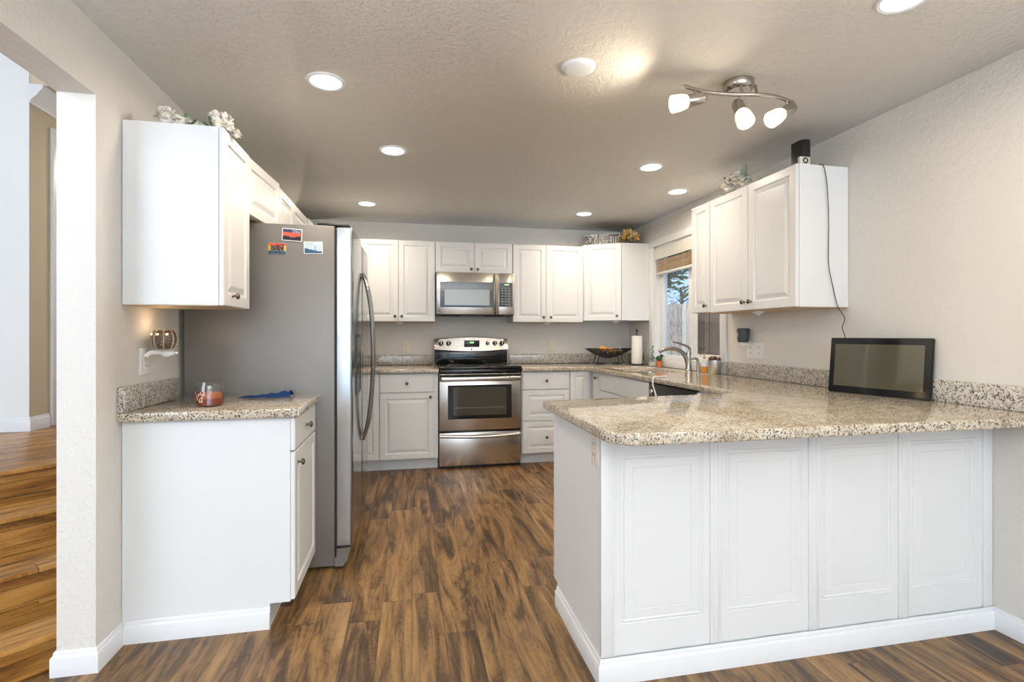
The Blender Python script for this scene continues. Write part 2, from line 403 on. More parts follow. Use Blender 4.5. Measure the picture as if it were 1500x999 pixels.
bm = nb(); sweep(bm, [(-2.545, 4.02), (-2.545, 6.6)], cp); struct('trim_1', bm, M_trim)
un = Vector((.743, .669)); nn = Vector((-.669, .743))
def stair_poly(d, xr=-1.245, xl=-4.6, ymax=6.5):
    # points with p.nn = d
    def yat(x): return (d+.669*x)/.743
    return [(xr, yat(xr)), (xr, ymax), (xl, ymax), (xl, yat(xl))]
stairs = thing('staircase', (-1.85, 2.9, 0), 'amber hickory steps rising to a landing beyond the wall opening', 'stairs', kind='structure')
ds = [2.412, 2.741, 3.071, 3.415]
for k, d in enumerate(ds):
    z1 = .14*(k+1)
    pts = stair_poly(d+.02) if k < 3 else stair_poly(d+.02)
    obj('riser', prism(nb(), pts, max(0, z1-.14), z1-.022), M_riser, stairs, smooth=False)
    obj('tread' if k < 3 else 'landing', prism(nb(), stair_poly(d), z1-.022, z1, bev=.006), M_stair, stairs)
area('hall_fill_light', (-1.9, 5.4, 2.92), (0, 0, 0), .3, .3, 24, (1, .85, .66), 'DISK')  # added warm fill to brighten the tan hall walls, no fixture there
# door casing of the hall
dr = nb()
box(dr, -2.545, -2.525, 4.235, 4.31, .56, 2.715, bev=.004); box(dr, -2.545, -2.525, 5.05, 5.125, .56, 2.715, bev=.004); box(dr, -2.545, -2.525, 4.31, 5.05, 2.64, 2.715, bev=.004)
d1 = struct('door_1', dr, M_trim)
lp = rects(nb(), (-2.54, 5.05, .56), (0, -1, 0), (1, 0, 0), .74, 2.08, [(0, -.03), (0, 0), (.11, 0), (.12, -.008), (.15, -.008), (.17, -.002)])
obj('door_leaf', lp, M_trim, d1)

# ------------------------------------------------------------------ cabinets
K_RAISED = [(0, -.018), (0, -.003), (.003, 0), (.048, 0), (.053, -.0075), (.062, -.0085), (.067, -.007), (.084, -.0008), (.089, 0)]
K_FLAT = [(0, -.018), (0, -.004), (.0015, -.0012), (.004, 0)]
def knob(parent, p, N, r=.0145):
    pr = [(0, 0), (.008, 0), (.006, .004), (.0045, .010), (.006, .014), (r*.9, .017), (r, .021), (r*.86, .026), (r*.5, .029), (0, .030)]
    return obj('knob', lathe(nb(), pr, p, N, 16), M_knob, parent)
def front(parent, name, O, U, N, w, h, style=K_RAISED, kn=None):
    """kn = (u, z) offset of the knob from the lower left of the front"""
    if style is K_RAISED and min(w, h) < .20:
        k = min(w, h)/2/.10*.95; st = [(a*k if a > .01 else a, b) for a, b in style]
    else: st = style
    d = obj(name, rects(nb(), O, U, N, w, h, st), M_cab, parent, smooth=False)
    for q in (kn if isinstance(kn, list) else [kn] if kn else []):
        knob(d, Vector(O)+Vector(U).normalized()*q[0]+Vector((0, 0, q[1])), N)
    return d
G = .0016
def cabinet(label, kind, x0, x1, y0, y1, z0, z1, under=True):
    t = thing(kind, ((x0+x1)/2, (y0+y1)/2, z0), label, 'cabinet')
    obj('body', B(x0+G/2, x1-G/2, y0+G/2, y1-G/2, z0, z1, bev=.001, seg=1), M_cabside, t)
    if under: obj('underside', B(x0+.002, x1-.002, y0+.002, y1-.002, z0-.003, z0-.0005), M_under, t)
    return t

# --- back wall uppers (door faces in plane Y=4.92)
YU = 4.92; ZU0, ZU1 = 1.345, 2.119; NY = (0, -1, 0); UX = (1, 0, 0)
hU = ZU1-ZU0
t = cabinet('white wall cabinet with two tall doors between refrigerator and microwave', 'wall_cabinet', -.455, .243, YU+.019, YB-.002, ZU0, ZU1)
front(t, 'door', (-.452, YU, ZU0), UX, NY, .346, hU, kn=(.346-.03, .048))
front(t, 'door', (-.103, YU, ZU0), UX, NY, .343, hU, kn=(.03, .048))
t = cabinet('short white wall cabinet directly above the microwave', 'wall_cabinet', .243, 1.005, YU+.019, YB-.002, 1.822, ZU1)
front(t, 'door', (.246, YU, 1.822), UX, NY, .374, ZU1-1.822, kn=(.374-.03, .035))
front(t, 'door', (.623, YU, 1.822), UX, NY, .376, ZU1-1.822, kn=(.03, .035))
t = cabinet('white wall cabinet with two tall doors right of the microwave', 'wall_cabinet', 1.005, 1.742, YU+.019, YB-.002, ZU0, ZU1)
front(t, 'door', (1.009, YU, ZU0), UX, NY, .337, hU, kn=(.337-.028, .048))
front(t, 'door', (1.349, YU, ZU0), UX, NY, .388, hU, kn=(.045, .048))
# diagonal corner cabinet
t = thing('corner_cabinet', (2.1, 5.0, 1.362), 'white diagonal corner wall cabinet left of the sink window', 'cabinet')
A1 = Vector((1.745, 4.925, 0)); A2 = Vector((2.072, 4.727, 0)); Ud = (A2-A1).normalized(); Nd = Vector((Ud.y, -Ud.x, 0))
pp = [(1.745, 4.944), (2.077, 4.742), (2.077, 4.725), (XR-.002, 4.725), (XR-.002, YB-.002), (1.745, YB-.002)]
obj('body', prism(nb(), pp, 1.362, 2.136), M_cabside, t, smooth=False)
front(t, 'door', A1+Vector((0, 0, 1.362))+Ud*.004, Ud, Nd, (A2-A1).length-.006, 2.136-1.362, kn=((A2-A1).length-.045, .045))
# hidden corner unit behind the refrigerator
t = cabinet('white wall cabinet in back left corner behind the refrigerator', 'wall_cabinet', -.76, -.457, YU+.019, YB-.002, ZU0, ZU1)
front(t, 'door', (-.757, YU, ZU0), UX, NY, .297, hU)

# --- left wall uppers (door faces in plane X=-.745)
NX = (1, 0, 0); UY = (0, 1, 0)
XF = -.745
t = cabinet('tall white wall cabinet over the short left counter', 'wall_cabinet', XL+.002, XF-.019, 2.26, 2.602, 1.34, 2.070)
front(t, 'door', (XF, 2.262, 1.34), UY, NX, .338, .728, kn=(.10, .045))
t = cabinet('white wall cabinet above the refrigerator with its first door ajar', 'wall_cabinet', XL+.002, XF-.019, 2.606, 3.155, 1.80, 2.075)
ang = math.radians(4.2)
front(t, 'door', (XF-.012, 2.612, 1.80), (math.sin(ang), math.cos(ang), 0), (math.cos(ang), -math.sin(ang), 0), .46, .275)
t = cabinet('white two door wall cabinet over the far half of refrigerator', 'wall_cabinet', XL+.002, XF-.019, 3.16, 3.985, 1.80, 2.085)
front(t, 'door', (XF, 3.163, 1.80), UY, NX, .365, .283, kn=(.335, .035))
front(t, 'door', (XF, 3.533, 1.80), UY, NX, .447, .283, kn=(.03, .035))
t = cabinet('white wall cabinet at the far end of the left wall', 'wall_cabinet', XL+.002, XF-.019, 4.03, 4.90, 1.345, 2.098)
front(t, 'door', (XF, 4.035, 1.345), UY, NX, .43, .75); front(t, 'door', (XF, 4.468, 1.345), UY, NX, .428, .75)

# --- right wall uppers (door faces in plane X=2.05), facing -X
NXm = (-1, 0, 0); UYm = (0, -1, 0); XRF = 2.05
t = cabinet('large white wall cabinet on right wall with black cord over its side', 'wall_cabinet', XRF+.019, XR-.002, 2.372, 3.176, 1.372, 2.147)
front(t, 'door', (XRF, 2.771, 1.372), UYm, NXm, .396, .775, kn=(.03, .05))
front(t, 'door', (XRF, 3.174, 1.372), UYm, NXm, .399, .775, kn=(.399-.03, .05))
t = cabinet('narrow white wall cabinet beside the sink window', 'wall_cabinet', XRF+.019, XR-.002, 3.180, 3.412, 1.378, 2.147)
front(t, 'door', (XRF, 3.410, 1.378), UYm, NXm, .228, .769, kn=(.228-.035, .045))

# --- base cabinets, back wall (faces in plane Y=4.60)
YF = 4.60
def base_cab(label, x0, x1, toe=True, body_z=.10):
    t = cabinet(label, 'base_cabinet', x0, x1, YF+.019, YB-.002, body_z, .874, under=False)
    if toe: obj('toe_kick', B(x0+G/2, x1-G/2, 4.680, 4.695, 0, .0995), M_cabside, t)
    return t
t = base_cab('white corner base cabinet half hidden by the refrigerator', -1.11, -.262)
front(t, 'door', (-.62, YF, .108), UX, NY, .355, .762)
t = base_cab('white base cabinet with one drawer left of the range', -.262, .254)
front(t, 'drawer', (-.259, YF, .704), UX, NY, .473, .164, K_FLAT, kn=(.236, .082))
front(t, 'door', (-.259, YF, .108), UX, NY, .473, .588, kn=(.448-.005, .588-.035))
t = base_cab('white three drawer base cabinet right of the range', 1.026, 1.494)
front(t, 'drawer', (1.036, YF, .704), UX, NY, .454, .164, K_FLAT, kn=(.227, .082))
front(t, 'drawer', (1.036, YF, .410), UX, NY, .454, .288, kn=(.227, .144))
front(t, 'drawer', (1.036, YF, .108), UX, NY, .454, .296, kn=(.227, .148))
t = base_cab('narrow white base cabinet in the corner beside the drawers', 1.494, 1.738)
front(t, 'door', (1.499, YF, .108), UX, NY, .198, .762)

# --- base cabinets, sink run on the right (faces in plane X=1.72), facing -X
XS = 1.72
def run_cab(label, y0, y1):
    t = cabinet(label, 'base_cabinet', XS+.019, XR-.002, y0, y1, .10, .874, under=False)
    obj('toe_kick', B(XS+.08, XS+.095, y0+G, y1-G, 0, .0995), M_cabside, t); return t
t = run_cab('white corner base cabinet with small knob left of the sink', 4.402, 4.618)
front(t, 'door', (XS, 4.598, .108), UYm, NXm, .192, .757, kn=(.115, .705))
t = thing('sink_cabinet', (2.05, 3.92, .1), 'white sink base cabinet with plain false drawer front', 'cabinet')
sb = nb(); box(sb, XS+.019, XS+.036, 3.432, 4.398, .10, .874); box(sb, XS+.019, XR-.002, 3.432, 3.448, .10, .874); box(sb, XS+.019, XR-.002, 4.382, 4.398, .10, .874); box(sb, XS+.036, XR-.002, 3.448, 4.382, .10, .116)
obj('body', sb, M_cabside, t, smooth=False); obj('toe_kick', B(XS+.08, XS+.095, 3.432, 4.398, 0, .0995), M_cabside, t)
front(t, 'false_drawer', (XS, 4.398, .712), UYm, NXm, .966, .156, K_FLAT)
front(t, 'door', (XS, 4.398, .108), UYm, NXm, .481, .598, kn=(.45, .56)); front(t, 'door', (XS, 3.914, .108), UYm, NXm, .481, .598, kn=(.03, .56))
# dishwasher
t = thing('dishwasher', (2.0, 3.1, 0), 'black built in dishwasher under the sink counter', 'dishwasher')
obj('body', B(XS+.03, XR-.01, 2.81, 3.428, .02, .870), M_dark, t)
obj('door', B(XS+.002, XS+.028, 2.812, 3.426, .10, .74, bev=.004), M_gblack, t)
cp_ = obj('control_panel', B(XS-.006, XS+.028, 2.812, 3.426, .748, .868, bev=.005), M_black, t)
obj('handle', B(XS-.030, XS-.007, 2.93, 3.20, .765, .785, bev=.006), M_black, cp_)
obj('button', lathe(nb(), [(0, 0), (.02, 0), (.02, .006), (.015, .012), (0, .012)], (XS-.006, 3.37, .81), NXm), M_steel, cp_)
obj('toe_kick', B(XS+.06, XS+.075, 2.81, 3.428, .0, .098), M_black, t)
# last cabinet of the run, into the peninsula
t = run_cab('white base cabinet in corner where peninsula meets sink run', 2.262, 2.806)
front(t, 'door', (XS, 2.800, .108), UYm, NXm, .43, .757, K_FLAT)

# --- peninsula
PY = 1.672
t = thing('peninsula_cabinet', (1.52, 1.95, 0), 'white paneled peninsula base carrying the large granite worktop', 'cabinet')
bd = nb(); box(bd, .664, XR-.002, PY+.006, 2.14, .0, .874); box(bd, .664, 1.738, 2.14, 2.238, .10, .874)
obj('body', bd, M_cabside, t, smooth=False)
sp = [(PY+.001, .0), (2.20, .0), (2.20, .10), (2.255, .10), (2.255, .874), (PY+.001, .874)]
bm = nb(); a = [bm.verts.new((.655, y, z)) for y, z in sp]; b = [bm.verts.new((.6635, y, z)) for y, z in sp]
bm.faces.new(a); bm.faces.new(b[::-1])
for i in range(6): bm.faces.new((a[i], a[(i+1) % 6], b[(i+1) % 6], b[i]))
bmesh.ops.recalc_face_normals(bm, faces=bm.faces); obj('side_panel', bm, M_cabside, t, smooth=False)
regs = [(.702, 1.0785, .728, 1.051), (1.1225, 1.4965, 1.143, 1.469), (1.5415, 1.9115, 1.557, 1.883), (1.9595, 2.335, 1.972, 2.298)]
for x0, x1, a0, a1 in regs:
    w_, h_ = x1-x0, .786; z0 = .088
    lo, ro, bo, to = a0-x0, x1-a1, .196-z0, (z0+h_)-.795
    def L(k, d, lo=lo, ro=ro, bo=bo, to=to): return (lo+k, ro+k, bo+k, to+k, d)
    loops = [(0, -.005), (0, 0), L(0, 0), L(.002, -.0022), L(.006, .0004), L(.012, .0004), L(.016, -.0022), L(.018, 0), L(.046, 0), L(.0475, -.0016), L(.050, 0)]
    obj('front_panel', rects(nb(), (x0, PY, z0), UX, NY, w_, h_, loops), M_cab, t, smooth=False)
for x0, x1 in ((.655, .702), (1.0785, 1.1225), (1.4965, 1.5415), (1.9115, 1.9595), (2.335, XR-.002)):
    bt = nb(); box(bt, x0, x1, PY-.006, PY+.005, .088, .874, bev=.002)
    if x0 > 1.0 and x1 < 2.3:
        for q in (.3, .7): box(bt, x0+(x1-x0)*q-.002, x0+(x1-x0)*q+.002, PY-.0075, PY-.005, .088, .874, bev=.0007, seg=1)
    obj('batten', bt, M_cab, t)
bm = nb(); sweep(bm, [(.655, 2.19), (.655, PY-.007), (XR-.001, PY-.007)], base_prof()); 
obj('base_molding', bm, M_trim, t)
# outlet on the peninsula side
def outlet(label, c, N, U, w=.072, h=.115, double=False, col=M_ivory, gang=1, name='wall_outlet'):
    t = thing(name, c, label, 'outlet'); c = Vector(c); U = Vector(U); N = Vector(N); Z = Vector((0, 0, 1)); ww = w*gang
    O = c-U*ww/2-Z*h/2
    obj('cover_plate', rects(nb(), O, U, N, ww, h, [(0, .0005), (0, .003), (.003, .0055), (.005, .006)]), col, t)
    for gi in range(gang):
        cc = c+U*((gi-(gang-1)/2)*w)
        for s in (-1, 1):
            sk = obj('socket', rects(nb(), cc-U*.0165+Z*(s*.0195-.0145), U, N, .033, .029, [(0, .0062), (0, .0075), (.002, .0082)]), col, t)
            sl = nb()
            for q in (-.0065, .0065): rects(sl, cc+U*(q-.0012)+Z*(s*.0195-.003), U, N, .0024, .010, [(0, .008), (0, .0089)])
            obj('slot', sl, M_copper, sk)
    return t
outlet('ivory outlet on the peninsula side panel near its front corner', (.6545, 1.715, .808), (-1, 0, 0), (0, -1, 0))
outlet('ivory outlet on back wall left of the range', (-.037, YB-.0005, 1.092), NY, UX)
outlet('ivory outlet on back wall right of the range', (1.500, YB-.0005, 1.098), NY, UX)
# --- left base cabinet under the short counter
t = thing('base_cabinet', (-.8, 2.47, 0), 'white base cabinet with drawer and door in front of refrigerator', 'cabinet')
bd = nb(); box(bd, XL+.002, -.491, 2.262, 2.735, .10, .874); box(bd, XL+.002, -.57, 2.262, 2.735, 0, .10)
obj('body', bd, M_cabside, t, smooth=False)
front(t, 'drawer', (-.472, 2.264, .734), UY, NX, .468, .136, K_FLAT, kn=(.234, .068))
front(t, 'door', (-.472, 2.264, .108), UY, NX, .468, .618, kn=(.05, .565))
bm = nb(); sweep(bm, [(XL+.014, 2.261), (-.568, 2.261)], base_prof()); obj('base_molding', bm, M_trim, t)

# ------------------------------------------------------------------ worktops
def arc(cx, cy, r, a0, a1, n=8): return [(cx+r*math.cos(math.radians(a0+(a1-a0)*i/n)), cy+r*math.sin(math.radians(a0+(a1-a0)*i/n))) for i in range(n+1)]
def slab(outer, hole, z0, z1, bev=.009):
    bm = nb()
    def loop(pts, z): 
        vs = [bm.verts.new((p[0], p[1], z)) for p in pts]; return vs, [bm.edges.new((vs[i], vs[(i+1) % len(vs)])) for i in range(len(vs))]
    to, teo = loop(outer, z1); bo, beo = loop(outer, z0); es = teo+beo; eb = []
    if hole:
        th, teh = loop(hole, z1); bh, beh = loop(hole, z0)
        bmesh.ops.triangle_fill(bm, edges=teo+teh, use_beauty=True); bmesh.ops.triangle_fill(bm, edges=beo+beh, use_beauty=True)
        for A, C in ((to, bo), (th, bh)):
            for i in range(len(A)): bm.faces.new((A[i], A[(i+1) % len(A)], C[(i+1) % len(A)], C[i]))
        es += teh
    else:
        bm.faces.new(to); bm.faces.new(bo)
        for i in range(len(to)): bm.faces.new((to[i], to[(i+1) % len(to)], bo[(i+1) % len(to)], bo[i]))
    bmesh.ops.recalc_face_normals(bm, faces=bm.faces)
    bmesh.ops.bevel(bm, geom=[e for e in es if e.is_valid], offset=bev, segments=3, affect='EDGES', profile=.5)
    return bm
ZC = .914
outer = arc(.607+.10, 1.44+.10, .10, 180, 270)+[(XR-.001, 1.445), (XR-.001, YB-.001), (1.023, YB-.001), (1.023, 4.565), (1.655, 4.565), (1.667, 4.44), (1.722, 2.372), (.607, 2.268)]
sx0, sx1, sy0, sy1 = 1.80, 2.215, 3.72, 4.36
hole = arc(sx0+.05, sy0+.05, .05, 180, 270, 5)+arc(sx1-.05, sy0+.05, .05, 270, 360, 5)+arc(sx1-.05, sy1-.05, .05, 0, 90, 5)+arc(sx0+.05, sy1-.05, .05, 90, 180, 5)
tag(obj('worktop', slab(outer, hole, .876, ZC), M_gran), 'large granite worktop covering the peninsula and sink run', 'countertop')
tag(obj('worktop', slab([(XL+.001, 4.565), (.256, 4.565), (.256, YB-.001), (XL+.001, YB-.001)], None, .876, ZC), M_gran), 'granite worktop along the back wall left of the range', 'countertop')
t = tag(obj('worktop', slab([(XL+.001, 2.225), (-.448, 2.225), (-.448, 2.742), (XL+.001, 2.742)], None, .876, ZC), M_gran), 'short granite worktop on left wall holding the candle jar', 'countertop')
def splash(label, x0, x1, y0, y1):
    tag(obj('backsplash', B(x0, x1, y0, y1, ZC+.0005, 1.014, bev=.003), M_gran2), label, 'backsplash')
splash('low granite backsplash on left wall beside the candle jar', XL+.001, XL+.029, 2.228, 2.70)
splash('low granite backsplash on back wall left of range', -1.084, .236, YB-.022, YB-.001)
splash('low granite backsplash on back wall right of range', 1.028, XR-.024, YB-.022, YB-.001)
splash('long low granite backsplash behind the black screen on right wall', XR-.021, XR-.001, 1.45, 3.455)
splash('short granite backsplash piece in corner left of the sink window', XR-.021, XR-.001, 4.73, YB-.024)

# sink
t = thing('sink', (2.0, 4.04, .70), 'undermount stainless sink in the granite counter below the window', 'sink')
bm = nb(); e = .012
rg = []
for ins, z in ((-e, .8755), (0, .8755), (.004, .86), (.02, .72), (.05, .70)):
    rr = .05+(-ins if ins < 0 else 0)
    rg.append([bm.verts.new((x, y, z)) for x, y in arc(sx0+ins+rr, sy0+ins+rr, rr, 180, 270, 5)+arc(sx1-ins-rr, sy0+ins+rr, rr, 270, 360, 5)+arc(sx1-ins-rr, sy1-ins-rr, rr, 0, 90, 5)+arc(sx0+ins+rr, sy1-ins-rr, rr, 90, 180, 5)])
for A, C in zip(rg, rg[1:]):
    n = len(A)
    for i in range(n): bm.faces.new((A[i], A[(i+1) % n], C[(i+1) % n], C[i]))
bm.faces.new(rg[-1]); bmesh.ops.recalc_face_normals(bm, faces=bm.faces)
obj('basin', bm, M_sink, t); obj('drain', lathe(nb(), [(0, .001), (.03, .001), (.042, .004), (.045, .001)], (2.0, 4.04, .70)), M_nickel, t)
# faucet
t = thing('faucet', (2.30, 3.87, ZC), 'arched steel kitchen faucet behind the sink, lever raised', 'faucet')
obj('base', lathe(nb(), [(0, 0), (.031, 0), (.031, .006), (.026, .012), (.024, .06), (.021, .12), (.020, .16), (0, .16)], (2.30, 3.87, ZC+.0005)), M_nickel, t)
obj('spout', tube(nb(), [(2.297, 3.87, .935), (2.287, 3.87, 1.0), (2.255, 3.87, 1.055), (2.20, 3.87, 1.092), (2.13, 3.87, 1.103), (2.07, 3.87, 1.092), (2.035, 3.87, 1.075)], (.021, .014), 14), M_nickel, t)
obj('lever', tube(nb(), [(2.312, 3.87, 1.06), (2.308, 3.87, 1.10), (2.28, 3.87, 1.122), (2.22, 3.87, 1.145), (2.158, 3.87, 1.158)], (.012, .007), 12), M_nickel, t)
t = thing('soap_dispenser', (2.345, 3.80, ZC), 'small curved steel countertop dispenser right of the faucet', 'dispenser')
obj('stem', tube(nb(), [(2.345, 3.80, ZC+.001), (2.345, 3.80, .97), (2.342, 3.80, 1.005), (2.325, 3.80, 1.02), (2.298, 3.80, 1.02), (2.288, 3.80, 1.012)], (.013, .008), 12), M_nickel, t)
obj('collar', lathe(nb(), [(0, 0), (.02, 0), (.02, .004), (.015, .008), (0, .008)], (2.345, 3.80, ZC+.0005)), M_nickel, t)

# ------------------------------------------------------------------ refrigerator
FY0, FY1, FS = 2.754, 3.765, 3.318
t = thing('refrigerator', (-.69, 3.26, 0), 'side by side stainless refrigerator with grey side and three magnets', 'refrigerator')
obj('case', B(-1.088, -.382, FY0, FY1, .018, 1.784, bev=.004), M_fside, t)
gk = nb(); box(gk, -.3815, -.370, FY0+.012, FY1-.012, .10, 1.770)
obj('door_gasket', gk, M_dark, t)
def fdoor(y0, y1, near):
    bm = nb(); n = 10; pts = []
    # plan outline with slightly bowed front and rounded edges
    rr = .018; xb, xf = -.3695, -.2945
    pts = [(xb, y0), (xf-rr, y0)]+[(xf-rr+rr*math.sin(math.radians(a)), y0+rr*.55-rr*.55*math.cos(math.radians(a))) for a in (20, 45, 70, 90)]
    for k in range(1, n): q = k/n; pts.append((xf+.006*math.sin(PI*q), y0+rr*.55+(y1-y0-2*rr*.55)*q))
    pts += [(xf-rr+rr*math.sin(math.radians(a)), y1-rr*.55+rr*.55*math.cos(math.radians(a))) for a in (90, 70, 45, 20)]+[(xb, y1)]
    prism(bm, pts, .118, 1.778, bev=.003, seg=1)
    d = obj('door', bm, M_fdoor, t)
    return d
dn = fdoor(FY0+.001, FS-.003, True); df = fdoor(FS+.003, FY1, False)
def handle(door, y):
    pts = [(-.286, y, 1.60), (-.262, y, 1.52), (-.238, y, 1.36), (-.226, y, 1.12), (-.232, y, .90), (-.254, y, .68), (-.286, y, .565)]
    h = obj('handle', tube(nb(), pts, .016, 12, flat=.7), M_fdoor, door)
    for zz in (1.585, .58): obj('handle_mount', cyl(nb(), (-.296, y, zz), (1, 0, 0), .009, .02), M_steel, h)
handle(dn, FS-.05); handle(df, FS+.06)
dp = nb(); rects(dp, (-.2880, 2.90, .885), UY, NX, .235, .335, [(0, -.004), (0, .003), (.012, .004), (.016, .0)]); dq = obj('dispenser', dp, M_black, dn)
obj('dispenser_recess', B(-.292, -.2852, 2.918, 3.117, .90, 1.10, bev=.004), M_gblack, dq)
obj('control_pad', B(-.292, -.2848, 2.918, 3.117, 1.115, 1.205, bev=.002), M_fside, dq)
obj('hinge_cover', B(-.47, -.31, FY0+.004, FY0+.075, 1.785, 1.798, bev=.005), M_black, t)
obj('hinge_cover', B(-.47, -.31, FY1-.08, FY1-.01, 1.785, 1.798, bev=.005), M_black, t)
gr = nb(); prism(gr, [(-.381, FY0+.006), (-.345, FY0+.006), (-.345, FY1-.006), (-.381, FY1-.006)], .012, .085)
obj('toe_grille', gr, M_black, t)
br = nb(); a_ = [(-.3815, .012), (-.340, .012), (-.320, .04), (-.303, .108), (-.372, .104), (-.372, .06), (-.3815, .06)]
fa = [br.verts.new((x, FY0+.003, z)) for x, z in a_]; fb = [br.verts.new((x, FY0+.045, z)) for x, z in a_]
br.faces.new(fa); br.faces.new(fb[::-1])
for i in range(7): br.faces.new((fa[i], fa[(i+1) % 7], fb[(i+1) % 7], fb[i]))
bmesh.ops.recalc_face_normals(br, faces=br.faces); obj('foot_bracket', br, M_fside, t, smooth=False)
ft = nb()
for x in (-.43, -1.04):
    for y in (FY0+.05, FY1-.05): cyl(ft, (x, y, 0), (0, 0, 1), .02, .02, 12)
obj('levelling_foot', ft, M_black, t)

# magnets: small printed cards on the side of the refrigerator
def card(name, label, x, z, w_, h_, tilt, fn, border=.004, group='picture magnets on the refrigerator side'):
    y = FY0-.0006
    t = thing(name, (x, y, z), label, 'magnet', group)
    bm = nb(); box(bm, x-w_/2, x+w_/2, y-.003, y, z-h_/2, z+h_/2, bev=.0008, seg=1)
    bmesh.ops.rotate(bm, cent=(x, y, z), matrix=Matrix.Rotation(tilt, 3, 'Y'), verts=bm.verts)
    obj('card', bm, M_white, t)
    bm = nb(); nx, nz = 30, 20; cl = bm.loops.layers.color.new('Col')
    W, H = w_-2*border, h_-2*border
    g_ = [[bm.verts.new((x-W/2+W*i/nx, y-.0034, z-H/2+H*j/nz)) for i in range(nx+1)] for j in range(nz+1)]
    for j in range(nz):
        for i in range(nx):
            f = bm.faces.new((g_[j][i], g_[j][i+1], g_[j+1][i+1], g_[j+1][i])); c = fn((i+.5)/nx, (j+.5)/nz)
            for l in f.loops: l[cl] = (*c, 1)
    bmesh.ops.rotate(bm, cent=(x, y, z), matrix=Matrix.Rotation(tilt, 3, 'Y'), verts=bm.verts)
    obj('picture', bm, M_print, t, smooth=False); return t
M_print = mat('printed_picture', (.5, .5, .5), .4); g = NT(M_print); at = g.n('VertexColor', {'layer_name': 'Col'}); g.set(g.b.inputs['Base Color'], at.outputs[0])
rn = random.Random(3)
def c_sunset(u, v):
    if v < .30+.06*math.sin(u*9)+rn.random()*.05: return (.05, .09, .16)
    if v < .68: return (.85, .25+.15*rn.random(), .20) if rn.random() > .3 else (.75, .38, .33)
    return (.22, .22, .36) if u < .5 or rn.random() < .5 else (.6, .62, .7)
def c_city(u, v):
    if abs(u-.62) < .02 and v < .72: return (.25, .33, .40)
    if v < .45-.35*u+.05*rn.random(): return (.15, .33, .48)
    if v < .2: return (.35, .5, .6)
    return (.72, .80, .84) if v < .8 else ((.55, .62, .66) if rn.random() < .4 and u < .5 else (.78, .83, .85))
def c_town(u, v):
    if v < .30: return (.03, .20, .32) if rn.random() > .25 else (.35, .55, .65)
    if v > .78: return (.85, .30, .08) if u < .4 else (.75, .15, .08)
    if u < .12 or u > .9: return (.80, .65, .15)
    return [(.15, .06, .04), (.6, .55, .5), (.4, .12, .06), (.10, .12, .10)][rn.randrange(4)]
card('picture_magnet', 'white bordered magnet with a red sunset, topmost of three', -.588, 1.729, .097, .064, math.radians(3), c_sunset)
card('picture_magnet', 'pale blue magnet with a tall tower, rightmost of three', -.486, 1.666, .092, .064, math.radians(-1.5), c_city)
card('picture_magnet', 'orange and blue painted town magnet, leftmost of three', -.660, 1.656, .084, .056, math.radians(1), c_town, .001)

# ------------------------------------------------------------------ range
RX0, RX1 = .259, 1.017
t = thing('kitchen_range', (.638, 4.9, 0), 'stainless and black electric range between the base cabinets', 'stove')
obj('body', B(RX0, RX1, 4.622, YB-.03, .03, .902, bev=.002), M_gblack, t)
obj('cooktop', B(RX0-.0, RX1+.0, 4.565, 5.12, .9030, .930, bev=.007), M_gblack, t)
rings = nb()
for x, y, r in ((.45, 4.72, .10), (.83, 4.72, .075), (.45, 4.96, .075), (.83, 4.96, .10)):
    lathe(rings, [(r-.003, .9302), (r, .9308), (r+.003, .9302)], (x, y, 0), seg=40)
obj('burner_ring', rings, M_fside, t)
# backguard
bg_ = nb(); pts = [(5.20, .931), (5.20, 1.175), (5.165, 1.178), (5.105, 1.05), (5.135, 1.045), (5.135, .931)]
bm = nb(); n = 20
def bgy(zt): return 5.120
obj('backguard_lower', B(RX0-.012, .988, 5.122, 5.20, .9305, 1.062, bev=.004), M_gblack, t)
bm = nb(); N_ = 24; cols = []
for i in range(N_+1):
    u = i/N_; x = .243+(.990-.243)*u; s = math.sin(PI*u); zt = 1.176+.022*s; zb = 1.072-.020*s
    cols.append([bm.verts.new((x, 5.09-.006*s, zb)), bm.verts.new((x, 5.112-.006*s, zt-.008)), bm.verts.new((x, 5.12, zt)), bm.verts.new((x, 5.205, zt)), bm.verts.new((x, 5.205, zb))])
for A, C in zip(cols, cols[1:]):
    for j in range(5): bm.faces.new((A[j], A[(j+1) % 5], C[(j+1) % 5], C[j]))
bm.faces.new(cols[0]); bm.faces.new(cols[-1]); bmesh.ops.recalc_face_normals(bm, faces=bm.faces)
bgp = obj('control_panel', bm, M_steel, t)
for x in (.308, .383, .778, .852, .927):
    r = .024 if x != .778 else .019
    k = obj('control_knob', lathe(nb(), [(0, 0), (r, 0), (r*.96, .012), (r*.7, .016), (0, .016)], (x, 5.093, 1.131), (0, -1, .16)), M_black, bgp)
    obj('knob_grip', B(x-.004, x+.004, 5.062, 5.08, 1.112, 1.154, bev=.002), M_steel, k)
dsp = obj('clock_display', B(.541, .694, 5.080, 5.094, 1.095, 1.160, bev=.004), M_gblack, bgp)
dg_ = nb()
for k in range(3): box(dg_, .598+k*.014, .606+k*.014, 5.0785, 5.0797, 1.132, 1.148)
obj('clock_digits', dg_, M_digit, dsp)
bt = nb()
for k in range(6): box(bt, .556+k*.022, .562+k*.022, 5.0785, 5.0797, 1.107, 1.111)
obj('button_marks', bt, M_fside, dsp)
obj('maker_mark', place_text(text_bm('K', .03, .0008, .0008), (.610, 5.083, 1.062), UX, (0, -1, .16), .016, .020), M_black, bgp)
